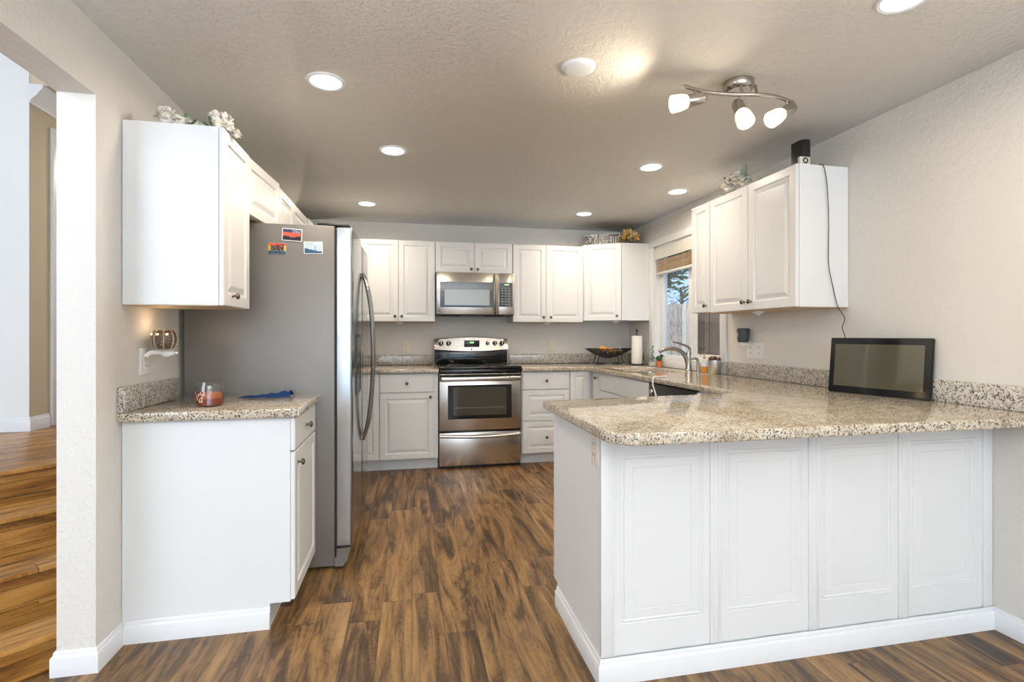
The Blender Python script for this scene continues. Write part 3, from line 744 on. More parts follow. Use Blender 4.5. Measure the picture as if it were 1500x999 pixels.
# oven door
od = obj('oven_door', B(RX0+.004, RX1-.004, 4.582, 4.620, .350, .862, bev=.004), M_steel, t)
obj('oven_vent_trim', B(RX0+.004, RX1-.004, 4.590, 4.621, .866, .901, bev=.002), M_gblack, t)
obj('door_glass_frame', B(.338, .925, 4.5790, 4.5815, .452, .760, bev=.001, seg=1), M_gblack, od)
obj('door_window', B(.387, .876, 4.5778, 4.5788, .485, .742), M_oven, od)
rk = nb()
for z in (.55, .557): box(rk, .40, .865, 4.5772, 4.5777, z, z+.0022)
obj('rack_line', rk, M_fside, od)
obj('handle_recess', B(RX0+.006, RX1-.006, 4.578, 4.5815, .795, .858), M_gblack, od)
hd = nb(); box(hd, RX0+.012, RX1-.012, 4.528, 4.552, .800, .840, bev=.009, seg=3)
hh = obj('handle', hd, M_steel, od)
for xx in (RX0+.04, RX1-.07): obj('handle_mount', B(xx, xx+.03, 4.55, 4.579, .806, .834, bev=.003), M_black, hh)
dw = obj('storage_drawer', B(RX0+.004, RX1-.004, 4.590, 4.620, .028, .328, bev=.004), M_steel, t)
pts = [(RX0+.012+(RX1-RX0-.024)*k/10, 4.566-.014*math.sin(PI*k/10), .305-.012*math.sin(PI*k/10)) for k in range(11)]
obj('handle', tube(nb(), pts, .016, 10, smooth=2), M_steel, dw)
obj('side_skirt', B(RX0, RX1, 4.64, 4.66, 0.0, .029), M_black, t)

# ------------------------------------------------------------------ microwave
t = thing('microwave', (.62, 5.0, 1.40), 'stainless over the range microwave below the short cabinet', 'microwave')
MX0, MX1, MZ0, MZ1 = .248, 1.000, 1.408, 1.816
obj('case', B(MX0, MX1, 4.846, YB-.002, MZ0-.004, MZ1, bev=.002), M_black, t)
dr = obj('door', B(MX0, .838, 4.818, 4.845, MZ0+.004, MZ1-.002, bev=.006), M_steel, t)
obj('window_frame', B(.283, .792, 4.8150, 4.8175, 1.480, 1.722, bev=.0008, seg=1), M_gblack, dr)
obj('window', B(.325, .756, 4.8138, 4.8148, 1.500, 1.650), M_mwin, dr)
obj('handle', tube(nb(), [(.812, 4.812, 1.795), (.812, 4.795, 1.78), (.812, 4.778, 1.70), (.812, 4.772, 1.61), (.812, 4.778, 1.52), (.812, 4.795, 1.44), (.812, 4.812, 1.425)], .017, 12, flat=.6, side=(0, 1, 0)), M_nickel, dr)
obj('maker_mark', place_text(text_bm('K', .03, .0006, .0008), (.272, 4.8175, 1.434), UX, NY, .018, .022), M_black, dr)
cp2 = obj('control_panel', B(.841, MX1, 4.818, 4.845, MZ0+.004, MZ1-.002, bev=.006), M_steel, t)
kp = obj('keypad', B(.848, .982, 4.8155, 4.8175, 1.488, 1.722, bev=.0008, seg=1), M_gblack, cp2)
bt = nb()
for r in range(7):
    for c in range(3): box(bt, .872+c*.034, .886+c*.034, 4.8145, 4.8153, 1.508+r*.026, 1.517+r*.026)
obj('key_mark', bt, M_mwin, kp)
dg_ = nb()
for k in range(3): box(dg_, .903+k*.016, .912+k*.016, 4.8145, 4.8153, 1.698, 1.709)
obj('clock_digits', dg_, M_digit, kp)
vn = nb(); box(vn, .30, .48, 4.86, 5.0, MZ0-.012, MZ0-.005); box(vn, .72, .90, 4.86, 5.0, MZ0-.012, MZ0-.005); obj('vent_filter', vn, M_dark, t)

# ------------------------------------------------------------------ ceiling lamps
def downlight(x, y, label, r=.084, power=8):
    z = cz(x); t = thing('recessed_light', (x, y, z-.001), label, 'ceiling light', 'round recessed ceiling lights')
    obj('trim_ring', lathe(nb(), [(r, 0), (r, -.004), (r-.006, -.007), (r-.016, -.005), (r-.018, -.002), (r-.018, 0)], (x, y, z-.0005), seg=40), M_trim, t)
    obj('diffuser', lathe(nb(), [(0, -.003), (r-.0185, -.003), (r-.0185, 0), (0, 0)], (x, y, z-.0008), seg=40), M_lamp, t)
    area('lamp', (0, 0, -.012), (0, 0, 0), .12, .12, power, WARM, 'DISK', math.radians(170), parent=t); return t
DL = [(-.364, 2.363, 'nearest left recessed light, above the refrigerator aisle'), (-.100, 3.172, 'second recessed light of the left row'),
      (-.359, 4.497, 'farthest left recessed light near the back cabinets'), (1.597, 3.157, 'recessed light left of the two near the sink'),
      (2.080, 3.66, 'recessed light above the sink close to the right wall'), (1.601, 4.502, 'small farthest right recessed light near back wall'),
      (1.630, 1.400, 'recessed light cut by the top edge above the peninsula')]
for x, y, l in DL: downlight(x, y, l)
x, y = .698, 2.035; z = cz(x)
t = thing('smoke_detector', (x, y, z), 'plain round white ceiling disc between lights and track lamp', 'ceiling disc')
obj('cover', lathe(nb(), [(0, -.014), (.05, -.014), (.060, -.011), (.071, -.004), (.073, 0), (0, 0)], (x, y, z-.0005), seg=40), M_trim, t)
obj('rim', lathe(nb(), [(.0735, -.001), (.077, -.001), (.077, 0), (.0735, 0)], (x, y, z-.0005), seg=40), M_white, t)

# wavy track lamp
t = thing('track_light', (1.47, 2.03, cz(1.47)), 'brushed nickel ceiling lamp with wavy bar and three lit spots', 'ceiling light')
zc = cz(1.47)
cn = lathe(nb(), [(0, 0), (.066, 0), (.066, -.020), (.060, -.034), (.050, -.042), (0, -.042)], (1.447, 2.02, zc-.001), seg=36)
obj('canopy', cn, M_nickel, t)
ZBAR = 2.262
bar = [(1.114, 1.931), (1.178, 1.948), (1.252, 1.962), (1.33, 1.962), (1.401, 1.955), (1.46, 1.944), (1.548, 1.938), (1.621, 1.952), (1.69, 1.976)]
obj('bar', tube(nb(), [(x, y, ZBAR) for x, y in bar], .0085, 12), M_nickel, t)
pg = nb()
for x, y in ((1.42, 1.958), (1.485, 1.946)): cyl(pg, (x, y, ZBAR+.004), (0, .25, 1), .006, zc-.043-ZBAR, 10)
obj('stem', pg, M_nickel, t)
def spot(px, py, d, drop=.045):
    d = Vector(d).normalized(); p = Vector((px, py, ZBAR-drop))
    h = obj('lamp_head', lathe(nb(), [(0, -.052), (.012, -.050), (.021, -.042), (.0255, -.028), (.026, .030), (.024, .034), (0, .034)], p, d, 20), M_nickel, t)
    obj('head_stem', cyl(nb(), (px, py, ZBAR-.004), (0, 0, -1), .0055, drop-.012, 10), M_nickel, h)
    q = p+d*.034
    sh = nb(); lathe(sh, [(.022, 0), (.028, .004), (.034, .025), (.037, .068), (.0345, .068), (.031, .026), (.025, .006), (.0, .004)], q, d, 28)
    obj('glass_shade', sh, M_shade, h)
    obj('bulb', ball(nb(), q+d*.035, .018), M_lamp, h)
    l = bpy.data.lights.new('spot_lamp', 'SPOT'); l.energy = 9; l.color = WARM; l.spot_size = math.radians(160); l.spot_blend = 1.0; l.shadow_soft_size = .03
    o = bpy.data.objects.new('spot_lamp', l); COL.objects.link(o); o.parent = t; o.location = (q+d*.075)-t.location
    o.rotation_euler = d.to_track_quat('-Z', 'Y').to_euler()
spot(1.190, 1.95, (-.97, .16, -.20)); spot(1.405, 1.955, (-.10, -.55, -.80), .06); spot(1.640, 1.955, (-.85, -.10, -.50), .05)

# under cabinet puck lights
def puck(x, y, z, label):
    t = thing('puck_light', (x, y, z), label, 'light fixture', 'white puck lights under the wall cabinets')
    obj('housing', lathe(nb(), [(0, 0), (.034, 0), (.034, -.010), (.028, -.014), (0, -.014)], (x, y, z-.0038), seg=24), M_white, t)
    obj('lens', lathe(nb(), [(0, -.0145), (.018, -.0145), (.014, -.024), (0, -.026)], (x, y, z-.0038), seg=20), M_white, t)
puck(-.10, 5.0, ZU0, 'small white puck light under the cabinet left of microwave')
puck(1.37, 5.0, ZU0, 'small white puck light under the cabinet right of microwave')
puck(2.06, 4.83, 1.3655, 'small white puck light under the diagonal corner cabinet')
puck(2.19, 2.86, 1.372, 'small white puck light under the large right cabinet')

# ------------------------------------------------------------------ window over the sink
win = thing('window_1', (XR, 4.09, WZ0), 'white framed sliding window over the sink with raised blind', None, kind='structure')
cs = nb()
box(cs, XR-.016, XR-.0005, 4.64, 4.725, .9145, 2.082, bev=.003); box(cs, XR-.016, XR-.0005, 3.462, 3.54, .9145, 2.082, bev=.003)
box(cs, XR-.020, XR-.0005, 3.44, 4.735, 2.083, 2.150, bev=.003); box(cs, XR-.016, XR-.0005, 3.541, 4.639, .9145, .975, bev=.003)
obj('casing', cs, M_trim, win)
jb = nb(); box(jb, XR-.0005, XR+.13, 4.625, 4.64, WZ0, WZ1); box(jb, XR-.0005, XR+.13, WY0, WY0+.015, WZ0, WZ1); box(jb, XR-.0005, XR+.13, WY0, WY1, WZ1-.015, WZ1); box(jb, XR-.01, XR+.13, WY0, WY1, WZ0, WZ0+.018)
obj('jamb', jb, M_trim, win, smooth=False)
XG = XR+.075
f = nb()
for y0, y1 in ((4.56, 4.625), (4.045, 4.105), (3.555, 3.60)): box(f, XG-.022, XG+.022, y0, y1, WZ0+.018, WZ1-.015, bev=.003)
box(f, XG-.022, XG+.022, 3.555, 4.625, WZ0+.018, WZ0+.05, bev=.003); box(f, XG-.022, XG+.022, 3.555, 4.625, WZ1-.055, WZ1-.015, bev=.003)
obj('frame', f, M_trim, win)
f = nb(); box(f, XG-.014, XG+.012, 3.985, 4.045, WZ0+.05, WZ1-.055, bev=.003); box(f, XG-.014, XG+.012, 3.60, 3.625, WZ0+.05, WZ1-.055, bev=.003)
box(f, XG-.014, XG+.012, 3.625, 3.985, WZ0+.05, WZ0+.075, bev=.003); box(f, XG-.014, XG+.012, 3.625, 3.985, WZ1-.08, WZ1-.055, bev=.003)
sh = obj('sash', f, M_trim, win)
obj('pane', B(XG-.002, XG+.002, 4.105, 4.56, WZ0+.05, WZ1-.055), M_pane, win)
obj('pane', B(XG-.003, XG, 3.625, 3.985, WZ0+.075, WZ1-.08), M_screenpane, sh)
# wooden blind, raised
t = thing('window_blind', (XR+.03, 4.1, 1.8), 'oak slat blind drawn up at the top of sink window', 'blind')
obj('headrail', B(XR+.004, XR+.046, 3.565, 4.615, 2.015, 2.066, bev=.004), M_rail, t)
obj('valance', B(XR-.006, XR+.003, 3.560, 4.620, 1.955, 2.068, bev=.002), M_rail, t)
rn = random.Random(5)
for k in range(9):
    sl = nb(); dz = 1.842+k*.0125
    box(sl, XR+.004+rn.uniform(-.002, .002), XR+.046, 3.575, 4.605, dz, dz+.0035, bev=.0008, seg=1)
    bmesh.ops.rotate(sl, cent=(XR+.025, 4.1, dz), matrix=Matrix.Rotation(rn.uniform(-.16, .02), 3, 'Y'), verts=sl.verts)
    obj('slat', sl, M_blind, t)
obj('bottom_rail', B(XR+.002, XR+.048, 3.572, 4.608, 1.806, 1.830, bev=.004), M_rail, t)
lc = nb()
for y in (3.75, 4.10, 4.43): tube(lc, [(XR+.002, y, 1.955), (XR+.001, y, 1.808)], .0015, 6, smooth=0)
obj('ladder_cord', lc, M_white, t)

# ------------------------------------------------------------------ outside the window
struct('ground', B(2.6, 16, -4, 22, -.3, -.25), M_grass)
t = thing('wooden_fence', (5.0, 8.0, -.25), 'weathered grey board fence outside the sink window', 'fence')
bd = nb(); rn = random.Random(11); y = 3.0
while y < 15:
    w_ = .138; top = 1.80+rn.uniform(-.015, .02); x = 4.9+rn.uniform(-.006, .006)
    p = [(y, -.25), (y+w_, -.25), (y+w_, top-.03), (y+w_-.03, top), (y+.03, top), (y, top-.03)]
    a = [bd.verts.new((x, q, z)) for q, z in p]; b = [bd.verts.new((x+.018, q, z)) for q, z in p]
    bd.faces.new(a); bd.faces.new(b[::-1])
    for i in range(6): bd.faces.new((a[i], a[(i+1) % 6], b[(i+1) % 6], b[i]))
    y += w_+.006
bmesh.ops.recalc_face_normals(bd, faces=bd.faces)
M_board = mat('weathered_cedar_board', (.4, .36, .33), .85); g = NT(M_board)
nn_ = g.noise(g.coord((1, 9, .8)), 9, 4, .6, .5); sy = g.n('SeparateXYZ', Vector=g.coord()); ib = g.math('FLOOR', g.math('DIVIDE', g.math('SUBTRACT', sy.outputs[1], 3.0), .144))
rb = g.n('TexWhiteNoise', {'noise_dimensions': '1D'}, W=ib).outputs[0]
g.set(g.b.inputs['Base Color'], g.ramp(g.math('ADD', nn_, g.math('MULTIPLY', g.math('SUBTRACT', rb, .5), .22)), [(.3, (.12, .095, .08)), (.46, (.33, .28, .245)), (.62, (.50, .46, .42)), (.8, (.66, .63, .58))]))
obj('board_panel', bd, M_board, t, smooth=False)
for y in (4.0, 6.4, 8.8, 11.2, 13.6): obj('post', B(4.93, 5.02, y, y+.09, -.25, 1.72, bev=.004), M_board, t)
for z in (.1, 1.5): obj('rail', B(4.925, 4.96, 3.0, 15, z, z+.09), M_board, t)
def tree(label, x, y, h, cr, cz0, n, leaf, seed, cat='tree'):
    rn = random.Random(seed); t = thing('tree', (x, y, -.25), label, cat)
    tr = nb(); tube(tr, [(x, y, -.25), (x+.05, y, h*.4), (x-.05, y+.05, h*.8)], (.10, .04), 10)
    for k in range(14):
        a = rn.uniform(0, 2*PI); z = rn.uniform(h*.35, h*.8); L = cr*rn.uniform(.6, 1)
        tube(tr, [(x, y, z), (x+math.cos(a)*L*.5, y+math.sin(a)*L*.5, z+.3*L), (x+math.cos(a)*L, y+math.sin(a)*L, z+.45*L)], (.03, .006), 6, smooth=3)
    obj('trunk', tr, M_bark, t)
    fo = nb(); cl = [(Vector((x, y, cz0))+Vector((rn.gauss(0, 1), rn.gauss(0, 1), rn.gauss(0, .7)))*cr*.5) for _ in range(26)]
    for k in range(n):
        c = rn.choice(cl)+Vector((rn.gauss(0, 1), rn.gauss(0, 1), rn.gauss(0, 1)))*cr*.13; s = leaf*rn.uniform(.7, 1.3)
        R = Matrix.Rotation(rn.uniform(0, 6.28), 3, 'Z') @ Matrix.Rotation(rn.uniform(-1, 1), 3, 'X')
        vs = [fo.verts.new(c+R @ Vector(q)*s) for q in ((-.5, 0, 0), (0, -.22, .05), (.5, 0, 0), (0, .22, .05))]; fo.faces.new(vs)
    obj('foliage', fo, M_leaf, t, smooth=False)
tree('leafy green tree over the fence, seen through the upper window', 5.9, 11.6, 4.2, 1.5, 3.5, 9000, .18, 1)
tree('sparse reddish bush behind the fence at the right of window', 9.4, 16.2, 3.6, .9, 2.7, 420, .12, 2)

# ------------------------------------------------------------------ things on the sink counter
def vadd(*a): return Vector(a)
# paper towel
c = (2.235, 4.72)
t = thing('paper_towel_holder', (*c, ZC), 'black wire holder with an upright paper towel roll', 'paper towel holder')
bs = nb(); lathe(bs, [(0, .006), (.075, .006), (.08, .009), (.075, .012), (0, .012)], (*c, ZC), seg=30)
for a in range(4): ball(bs, Vector((c[0]+.06*math.cos(a*PI/2+.7), c[1]+.06*math.sin(a*PI/2+.7), ZC+.0055)), .005, seg=8)
obj('base', bs, M_black, t)
obj('rod', lathe(nb(), [(0, 0), (.005, 0), (.005, .318), (.012, .322), (.013, .335), (.008, .348), (0, .350)], (*c, ZC+.012), seg=14), M_black, t)
obj('side_arm', tube(nb(), [(c[0]+.02, c[1]-.072, ZC+.012), (c[0]+.03, c[1]-.078, ZC+.05), (c[0]+.03, c[1]-.078, ZC+.13)], .0035, 8), M_black, t)
rl = lathe(nb(), [(.02, .0), (.052, .0), (.053, .003), (.053, .277), (.052, .28), (.02, .28), (.02, 0)], (*c, ZC+.0125), seg=36); obj('paper_roll', rl, M_paper, t)
# fruit bowl: sagging rectangular basket of black perforated metal on curved legs
c = Vector((2.02, 4.935, ZC)); t = thing('fruit_bowl', c, 'black openwork metal fruit bowl on curved legs in the corner', 'bowl')
ang = math.radians(-8); ca, sa = math.cos(ang), math.sin(ang)
def bp(u, v): # u,v in -1..1
    x = u*.235; y = v*.115*math.sqrt(max(.02, 1-.85*u*u)); z = .158-.092*(1-abs(u)**1.7)*(1-v*v*.98)
    return c+Vector((x*ca-y*sa, x*sa+y*ca, z))
bw = nb()
for k in range(11):
    v_ = -1+k*.2; tube(bw, [bp(-1+i*.2, v_) for i in range(11)], .0052, 6, smooth=2)
for k in range(29):
    u_ = -1+k/14; tube(bw, [bp(max(-1, min(1, u_+.05*(i-4))), -1+i*.25) for i in range(9)], .0046, 6, smooth=2)
obj('basket', bw, M_black, t)
lg = nb()
for s in (-1, 1):
    for v_ in (-.8, .8):
        q = bp(s*.62, v_); f0 = c+Vector((s*.13, v_*.06, .006))
        tube(lg, [q, q+Vector((-s*.03, 0, -.05)), f0+Vector((s*.005, 0, .01)), f0+Vector((-s*.07, 0, 0))], .0055, 8)
obj('legs', lg, M_black, t)
for i, (dx, dy, r) in enumerate(((-.060, .0, .040), (.018, -.005, .036), (.072, .02, .034))):
    o = obj('orange', ball(nb(), c+Vector((dx, dy, (.152, .142, .126)[i])), r, (1, 1, .94), 20), M_orange)
    tag(o, ['orange at the left of the black fruit bowl, sitting highest', 'orange in the middle front of the black fruit bowl', 'orange resting lowest, right of the others in the fruit bowl'][i], 'orange', 'oranges in the fruit bowl')
o = obj('garlic_bulb', lathe(nb(), [(0, 0), (.014, .002), (.022, .014), (.019, .028), (.007, .042), (.004, .060), (0, .062)], c+Vector((.125, -.01, .120)), seg=16), M_garlic)
tag(o, 'white garlic bulb at the right of the black fruit bowl', 'garlic')
# vase with sprig
c = Vector((2.315, 4.545, ZC+.0005)); t = thing('glass_terrarium', c, 'small glass bottle with sand and a leafy sprig', 'plant')
obj('bottle', lathe(nb(), [(0, 0), (.034, 0), (.037, .01), (.037, .06), (.030, .085), (.012, .10), (.011, .118), (.009, .118), (.010, .10), (.028, .083), (.0355, .06), (.0355, .01), (.033, .002), (0, .002)], c), M_jar, t)
obj('sand', lathe(nb(), [(0, .003), (.034, .003), (.034, .030), (.02, .036), (0, .035)], c), M_sand, t)
rn = random.Random(4); sp = nb(); tube(sp, [c+Vector((0, 0, .03)), c+Vector((.004, 0, .12)), c+Vector((0, 0, .20))], .002, 6)
obj('stem', sp, M_green, t); lf = nb()
for k in range(26):
    z = .045+k*.006; a = rn.uniform(0, 6.28); r = .018 if z < .09 else .012
    ball(lf, c+Vector((math.cos(a)*r*.7, math.sin(a)*r*.7, z)), .010 if z < .09 else .007, (1, 1, .5), 8)
obj('leaves', lf, M_teal, t)
# cactus
c = Vector((2.325, 4.43, ZC+.0005)); t = thing('potted_cactus', c, 'tiny round cactus in an orange terracotta pot by the window', 'plant')
obj('pot', lathe(nb(), [(0, 0), (.022, 0), (.026, .04), (.030, .042), (.030, .055), (.026, .055), (.025, .045), (0, .045)], c), M_terra, t)
cb = nb(); ball(cb, c+Vector((0, 0, .075)), .024, (1, 1, 1.25), 20)
for v_ in cb.verts:
    d = v_.co-(c+Vector((0, 0, .075))); a = math.atan2(d.y, d.x); k = 1+.10*math.cos(a*10); v_.co = c+Vector((d.x*k, d.y*k, .075+d.z))
for sgn in (-1, 1): ball(cb, c+Vector((sgn*.022, 0, .082)), .011, (1, 1, 1.3), 10)
obj('cactus', cb, M_cactus, t)
# hand soap
c = Vector((2.318, 3.665, ZC+.0005)); t = thing('soap_bottle', c, 'clear pump bottle of orange hand soap beside the bucket', 'soap bottle')
obj('bottle', lathe(nb(), [(0, 0), (.030, 0), (.036, .008), (.034, .05), (.030, .085), (.014, .10), (.013, .112), (0, .112)], c, squash=(1, .62)), M_jar, t)
obj('soap', lathe(nb(), [(0, .002), (.029, .002), (.034, .009), (.0325, .05), (0, .05)], c, squash=(1, .60)), M_soap, t)
bb = nb(); lathe(bb, [(.0345, .052), (.0325, .07), (.0310, .084)], c, seg=24, squash=(1, .64)); obj('label', bb, M_label, t)
pm = nb(); cyl(pm, c+Vector((0, 0, .112)), (0, 0, 1), .012, .014); cyl(pm, c+Vector((0, 0, .126)), (0, 0, 1), .004, .02); tube(pm, [c+Vector((0, 0, .148)), c+Vector((-.02, 0, .148)), c+Vector((-.036, 0, .142))], .005, 8)
obj('pump', pm, M_pump, t)
# bucket with dark red pods
c = Vector((2.300, 3.50, ZC+.0005)); t = thing('metal_bucket', c, 'small galvanised bucket on the counter under the window', 'bucket')
obj('pail', lathe(nb(), [(0, 0), (.044, 0), (.046, .003), (.0515, .104), (.054, .106), (.054, .110), (.050, .110), (.0445, .006), (0, .006)], c, seg=40), M_pail, t)
ea = nb()
for s in (-1, 1): tube(ea, [c+Vector((s*.03, s*-.045, .085)), c+Vector((s*.038, s*-.055, .095)), c+Vector((s*.034, s*-.05, .108))], .003, 8)
obj('ear', ea, M_pail, t)
rn = random.Random(8); t2 = thing('dried_arrangement', c+Vector((0, 0, .09)), 'dark red dried flower heads filling the galvanised bucket', 'dried flowers'); fl = nb(); st = nb()
for k in range(26):
    a = rn.uniform(0, 6.28); r = .036*math.sqrt(rn.random()); q = c+Vector((math.cos(a)*r, math.sin(a)*r, .112+rn.uniform(0, .02)))
    ball(fl, q, .010, (1.3, 1, .8), 10, Matrix.Rotation(a, 4, 'Z'))
for k in range(12):
    a = rn.uniform(0, 6.28); ball(st, c+Vector((math.cos(a)*.038, math.sin(a)*.038, .122+rn.uniform(0, .012))), .008, (1.6, .5, .6), 8, Matrix.Rotation(a, 4, 'Z'))
obj('flower_heads', fl, M_rust, t2); obj('pale_petals', st, M_gold2, t2)
# cord over the counter edge
o = obj('white_cord', tube(nb(), [(1.80, 3.33, ZC+.007), (1.72, 3.30, ZC+.008), (1.692, 3.29, ZC+.010), (1.679, 3.288, .912), (1.677, 3.287, .89), (1.678, 3.286, .86), (1.690, 3.27, .80), (1.688, 3.24, .74)], .0055, 8), M_white)
tag(o, 'white cord hanging over the sink counter edge by the dishwasher', 'cord')

# ------------------------------------------------------------------ all in one screen on the worktop
b0 = Vector((2.213, 2.335, ZC+.001)); b1 = Vector((2.337, 1.884, ZC+.001)); U = (b1-b0).normalized(); nh = Vector((-U.y, U.x, 0)); 
if nh.x < 0: nh = -nh
W_ = (b1-b0).length; s_, c_ = .030, .288; Tt = (nh*s_+Vector((0, 0, c_))); H_ = Tt.length; Tn = Tt.normalized(); Fn = U.cross(Tn).normalized()
if Fn.dot(Vector((-1, 0, 0))) < 0: Fn = -Fn
t = thing('display_screen', (b0+b1)/2, 'black flat screen leaning against the right wall on the worktop', 'screen')
def slabq(u0, u1, v0, v1, d0, d1, bev=0):
    bm = nb(); r = bmesh.ops.create_cube(bm, size=1)
    if bev:
        for v in bm.verts: v.co = Vector(((v.co.x)*(u1-u0), v.co.y*(v1-v0), v.co.z*(d1-d0)))
        bmesh.ops.bevel(bm, geom=list(bm.edges), offset=bev, segments=2, affect='EDGES')
        for v in bm.verts: v.co += Vector(((u0+u1)/2, (v0+v1)/2, (d0+d1)/2))
    else:
        for v in bm.verts: v.co = Vector((u0+(v.co.x+.5)*(u1-u0), v0+(v.co.y+.5)*(v1-v0), d0+(v.co.z+.5)*(d1-d0)))
    for v in bm.verts: v.co = b0+U*v.co.x+Tn*v.co.y+Fn*v.co.z
    bmesh.ops.recalc_face_normals(bm, faces=bm.faces); return bm
obj('housing', slabq(0, W_, .0, H_, -.014, .0, .004), M_black, t)
obj('bezel', slabq(.004, W_-.004, .004, H_-.004, .0002, .002), M_gblack, t)
obj('screen', slabq(.028, W_-.032, .036, H_-.034, .0022, .0028), M_tv, t)
# small black speaker on top of the right cabinet
zt = 2.148
t = thing('small_speaker', (2.135, 2.44, zt), 'small black speaker with silver foot on the right wall cabinet', 'speaker')
obj('case', prism(nb(), arc(2.118+.028, 2.405+.03, .028, 180, 270, 4)+arc(2.155, 2.405+.03, .03, 270, 360, 4)+[(2.185, 2.49), (2.118, 2.49)], zt, zt+.15, bev=.004), M_black, t)
pl_ = obj('silver_foot', B(2.085, 2.150, 2.385, 2.4045, zt, zt+.044, bev=.003), M_sand, t)
lg_ = nb(); lathe(lg_, [(.013, 0), (.017, .002), (.013, .004), (.009, .002), (.013, 0)], (2.117, 2.3848, zt+.022), (0, -1, 0), 20); obj('round_emblem', lg_, M_black, pl_)
cable = [(2.17, 2.44, zt+.006), (2.20, 2.39, zt+.004), (2.215, 2.366, zt-.006), (2.232, 2.362, 2.06), (2.242, 2.362, 1.93), (2.245, 2.362, 1.80), (2.243, 2.362, 1.66), (2.248, 2.362, 1.58), (2.275, 2.362, 1.47), (2.305, 2.364, 1.375), (2.345, 2.360, 1.31), (2.340, 2.37, 1.26), (2.325, 2.335, 1.205), (2.318, 2.31, 1.15)]
o = obj('black_cable', tube(nb(), cable, .0022, 6, smooth=5), M_black); tag(o, 'thin black cable running from the speaker down to the screen', 'cable')

# ------------------------------------------------------------------ right wall outlet with warmer
t = outlet('double white outlet plate on right wall below the cabinet', (XR-.0005, 3.143, 1.108), (-1, 0, 0), (0, -1, 0), w=.090, gang=2, col=M_white)
c = Vector((XR-.062, 3.19, 1.165)); t = thing('wax_warmer', c, 'charcoal plug in wax warmer with white flower on right wall', 'wax warmer')
obj('cup', lathe(nb(), [(0, 0), (.034, 0), (.040, .03), (.044, .085), (.040, .097), (.030, .10), (0, .098)], c), M_greycup, t)
fl = nb(); rn = random.Random(2)
for k in range(9):
    a = k*.7; ball(fl, c+Vector((-.036, .018, .055))+Vector((-.004, math.cos(a)*.012, math.sin(a)*.014)), .008, (.5, 1, 1), 8)
obj('flower_relief', fl, M_sand, t)
pg = nb(); box(pg, XR-.085, XR-.009, 3.170, 3.205, 1.138, 1.160, bev=.006); ball(pg, c+Vector((-.01, 0, -.012)), .016)
obj('plug', pg, M_white, t)
# left wall outlet with warmer
outlet('white outlet plate on left wall above the short backsplash', (XL+.0005, 2.435, 1.105), (1, 0, 0), (0, 1, 0), w=.082, col=M_white)
c = Vector((-1.045, 2.452, 1.157)); t = thing('wax_warmer', c, 'round brown lattice plug in wax warmer glowing on left wall', 'wax warmer')
pr = [(0, 0), (.030, 0), (.040, .012), (.047, .036), (.046, .055), (.038, .076), (.030, .082), (.026, .080), (0, .070)]
obj('globe', lathe(nb(), pr, c, seg=32), M_lattice, t)
rb = nb()
for k in range(8):
    a = k*PI/4+.35; tube(rb, [c+Vector((math.cos(a)*r, math.sin(a)*r, h)) for r, h in ((.031, 0), (.042, .013), (.0485, .036), (.0475, .055), (.039, .077), (.031, .083))], .0028, 6)
obj('rib', rb, M_tanrib, t)
lt = nb(); rn = random.Random(9)
for k in range(110):
    a = rn.uniform(0, 6.28); h = rn.uniform(.012, .068); r = .0465-.25*abs(h-.042)**1.0*.55; a2 = a+rn.uniform(-.25, .25); h2 = h+rn.uniform(-.009, .009)
    tube(lt, [c+Vector((math.cos(a)*r, math.sin(a)*r, h)), c+Vector((math.cos(a2)*r, math.sin(a2)*r, h2))], .0012, 4, smooth=0)
obj('lattice', lt, M_tanrib, t)
for a in (-1.75, -.95, -2.6): obj('glowing_hole', ball(nb(), c+Vector((math.cos(a)*.0435, math.sin(a)*.0435, .064)), .0055, (1, 1, .8), 10), M_glow, t)
pg = nb(); tube(pg, [(XL+.012, 2.425, 1.125), (XL+.030, 2.430, 1.142), (-1.045, 2.45, 1.140), (-1.005, 2.455, 1.138)], (.011, .009), 10); ball(pg, c+Vector((.01, -.003, -.021)), .020, (1, 1, .8)); ball(pg, (-.998, 2.455, 1.140), .007)
obj('plug', pg, M_white, t)
l = bpy.data.lights.new('warmer_bulb', 'POINT'); l.energy = .25; l.color = (1, .7, .4); l.shadow_soft_size = .02
o = bpy.data.objects.new('warmer_bulb', l); COL.objects.link(o); o.parent = t; o.location = (0, 0, .11)
# candle jar
c = Vector((-.842, 2.385, ZC+.0005)); t = thing('candle_jar', c, 'glass jar candle with amber and red wax, half burned', 'candle')
obj('jar', lathe(nb(), [(0, 0), (.048, 0), (.053, .006), (.053, .088), (.049, .098), (.047, .104), (.044, .104), (.046, .096), (.0500, .086), (.0500, .008), (.046, .004), (0, .004)], c, seg=40), M_jar, t)
obj('amber_wax', lathe(nb(), [(0, .034), (.0495, .034), (.0495, .056), (.044, .054), (0, .052)], c, seg=40), M_wax, t)
obj('red_wax', lathe(nb(), [(0, .006), (.0495, .006), (.0495, .034), (0, .034)], c, seg=40), M_wax2, t)
lb = nb(); a0, a1, n = math.radians(198), math.radians(262), 10
vs = [[lb.verts.new(c+Vector((math.cos(a0+(a1-a0)*i/n)*.0535, math.sin(a0+(a1-a0)*i/n)*.0535, .020+.045*j/6))) for i in range(n+1)] for j in range(7)]
cl = lb.loops.layers.color.new('Col'); rn = random.Random(12)
for j in range(6):
    for i in range(n):
        f = lb.faces.new((vs[j][i], vs[j][i+1], vs[j+1][i+1], vs[j+1][i])); q = (.35, .05, .02) if rn.random() < .55 else (.78, .62, .5)
        for l_ in f.loops: l_[cl] = (*q, 1)
obj('label', lb, M_print, t)
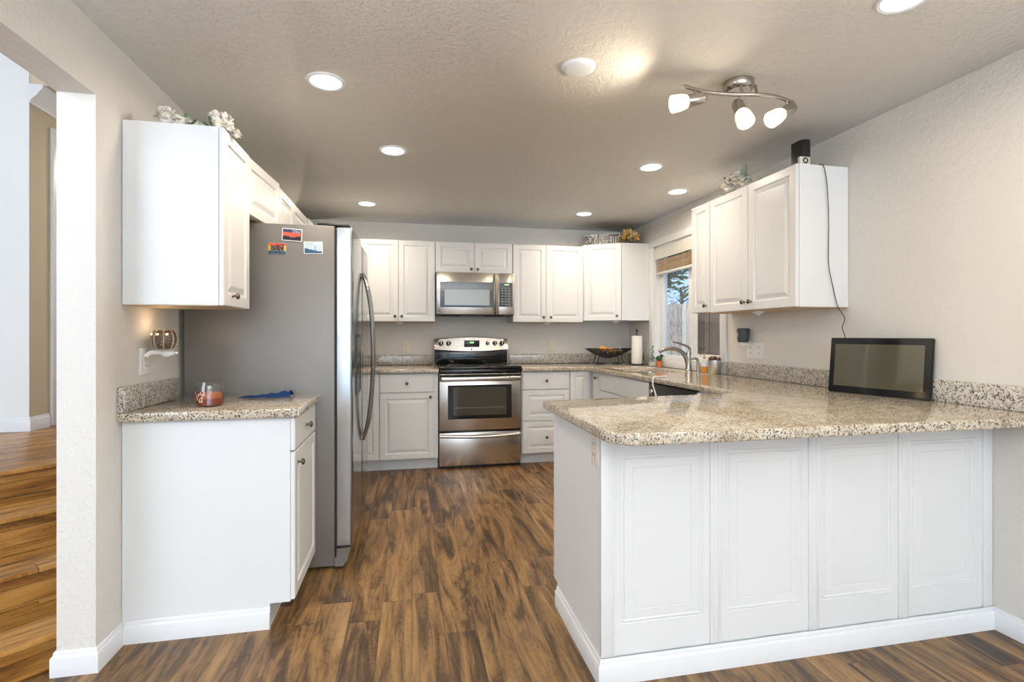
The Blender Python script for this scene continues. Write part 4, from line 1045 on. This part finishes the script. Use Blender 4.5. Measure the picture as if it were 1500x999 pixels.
# folded blue cloth
cl_ = nb(); rn = random.Random(21); nx, ny = 16, 6; gv = []
for j in range(ny+1):
    gv.append([cl_.verts.new((-.80+.235*i/nx, 2.60+.11*j/ny+.01*math.sin(i), ZC+.003+(.032*(i/nx)**1.1*(.6+.4*math.sin(j*.9+.6)) if 0 < j < ny else 0)+(.006*math.sin(i*1.9+j) if 0 < j < ny else .001)*(i/nx))) for i in range(nx+1)])
for j in range(ny):
    for i in range(nx): cl_.faces.new((gv[j][i], gv[j][i+1], gv[j+1][i+1], gv[j+1][i]))
e = bmesh.ops.solidify(cl_, geom=cl_.faces[:], thickness=.003)
for v_ in cl_.verts: v_.co.z = max(v_.co.z, ZC+.0008)
tag(obj('blue_cloth', cl_, M_blue), 'crumpled dark blue cloth on the short counter against the refrigerator', 'cloth')

# ------------------------------------------------------------------ flowers on the cabinets
def petal(bm, c, d, L, w_, cup, seed=0):
    d = Vector(d).normalized(); a, u, v = frame_of(d); rows = []
    for j in range(5):
        s = j/4; ww = w_*math.sin(PI*(.12+.76*s))**.7; row = []
        for i in range(4):
            q = (i/3-.5)*2; row.append(bm.verts.new(c+d*(L*s)+u*(q*ww*.5)+v*(cup*L*(s*s)-cup*.5*w_*(1-q*q))))
        rows.append(row)
    for A, C in zip(rows, rows[1:]):
        for i in range(3): bm.faces.new((A[i], A[i+1], C[i+1], C[i]))
def blossom(bm, c, r, n, rn, flat=.3):
    ball(bm, Vector(c), r*.5, (1, 1, .9), 12)
    for k in range(n):
        ph = rn.uniform(0, 6.28); th = rn.uniform(-.15, 1.4); d = Vector((math.cos(ph)*math.cos(th), math.sin(ph)*math.cos(th), math.sin(th)))
        petal(bm, Vector(c)+d*r*.25, d, r*rn.uniform(.6, .9), r*.75, rn.uniform(-.5, .5))
def flowers(name, label, base, blooms, leaves, group=None, seed=1, mats=(None, None), cat='artificial flowers'):
    rn = random.Random(seed); base = Vector(base); t = thing(name, base, label, cat, group)
    for c, r in blooms:
        b = nb(); blossom(b, base+Vector(c), r, 34, rn); obj('blossom', b, mats[0] or M_petal, t)
    lb = nb()
    for c, d, L in leaves: petal(lb, base+Vector(c), d, L, L*.45, .3)
    if leaves: obj('leaves', lb, mats[1] or M_green, t)
    sb = nb(); tube(sb, [base+Vector((-.03, .0, .006)), base+Vector((0, .01, .008)), base+Vector((.05, 0, .006))], .004, 6); obj('stem', sb, M_green, t)
    return t
zl = 2.0705
flowers('silk_flowers', 'white silk peony with green leaf at the wall end of left cabinet', (-.97, 2.33, zl), [((-.01, -.01, .032), .048), ((.035, .0, .022), .040), ((.105, 0, .012), .026)], [((.045, 0, .02), (.5, -.2, .7), .05), ((.06, .01, .012), (.7, -.1, .4), .05)], seed=1)
flowers('silk_flowers', 'white silk flower spray drooping over the left cabinet corner', (-.80, 2.33, zl), [((.0, -.01, .060), .026), ((.035, 0, .055), .030), ((.02, -.02, .025), .030), ((.055, .0, .02), .028), ((.075, .02, .0), .024)], [((-.01, 0, .02), (-.4, -.3, .7), .045), ((.0, 0, .005), (-.5, -.5, .1), .05)], seed=2)
flowers('silk_flowers', 'white silk flowers with sage leaves on the right wall cabinet', (2.095, 2.94, 2.148), [((.0, -.01, .070), .068), ((-.0, .085, .05), .060), ((.0, -.07, .035), .045)],
        [((0, .09, .06), (-.2, .6, .8), .08), ((0, .06, .08), (-.1, .4, .9), .07), ((0, -.05, .07), (0, -.6, .8), .09), ((0, -.06, .03), (-.2, -.9, .25), .06), ((0, -.03, .07), (0, -.3, .9), .06), ((0, .10, .01), (-.4, .8, .1), .06)], seed=3, mats=(None, M_sage))
# dried flowers on corner cabinet
zc_ = 2.1365; rn = random.Random(17); base = Vector((2.215, 4.85, zc_))
t = thing('dried_bouquet', base, 'bunch of golden dried flower cones on the corner cabinet', 'dried flowers')
for k in range(44):
    a = rn.uniform(0, 6.28); th = math.asin(rn.uniform(-.25, 1)); d = Vector((math.cos(a)*math.cos(th), math.sin(a)*math.cos(th), math.sin(th))); q = base+Vector((0, 0, .075))+d*rn.uniform(.055, .090)
    q.z = max(q.z, zc_+.014); b = nb(); rot = d.to_track_quat('Z', 'Y').to_matrix().to_4x4()
    ball(b, q, .019, (.8, .8, 1.25), 10, rot); obj('flower_cone', b, M_gold if k % 3 else M_gold2, t)
sb = nb()
for k in range(8):
    a = rn.uniform(0, 6.28); tube(sb, [base+Vector((-.06+rn.uniform(-.03, .03), -.01+rn.uniform(-.02, .02), .006+rn.uniform(0, .02))), base+Vector((-.04, 0, .03)), base+Vector((.02*math.cos(a), .02*math.sin(a), .07))], .004, 6)
obj('stems', sb, M_copper, t)
# sign
p0 = A1+Vector((0, 0, 2.1365))-Nd*.025+Ud*.01
t = thing('word_sign', p0, 'cut out lettering sign reading BON APPETIT on the corner cabinet', 'sign')
wd = .352
bk = place_text(text_bm('BON APPETIT', .1, .004, .012), p0-Nd*.008, Ud, Nd, wd, .104); obj('pale_outline', bk, M_white, t, smooth=False)
tx = place_text(text_bm('BON APPETIT', .1, .005, .0035), p0+Ud*.005+Vector((0, 0, .006)), Ud, Nd, wd-.012, .090); obj('lettering', tx, M_black, t, smooth=False)
o = obj('base_bar', B(0, 1, 0, 1, 0, 1), M_black, t)
for v_ in o.data.vertices:
    q = v_.co+t.location; u_ = q.x; w2 = q.y; z_ = q.z
    v_.co = (p0+Ud*(u_*wd)-Nd*(.004+w2*.008)+Vector((0, 0, z_*.006)))-t.location
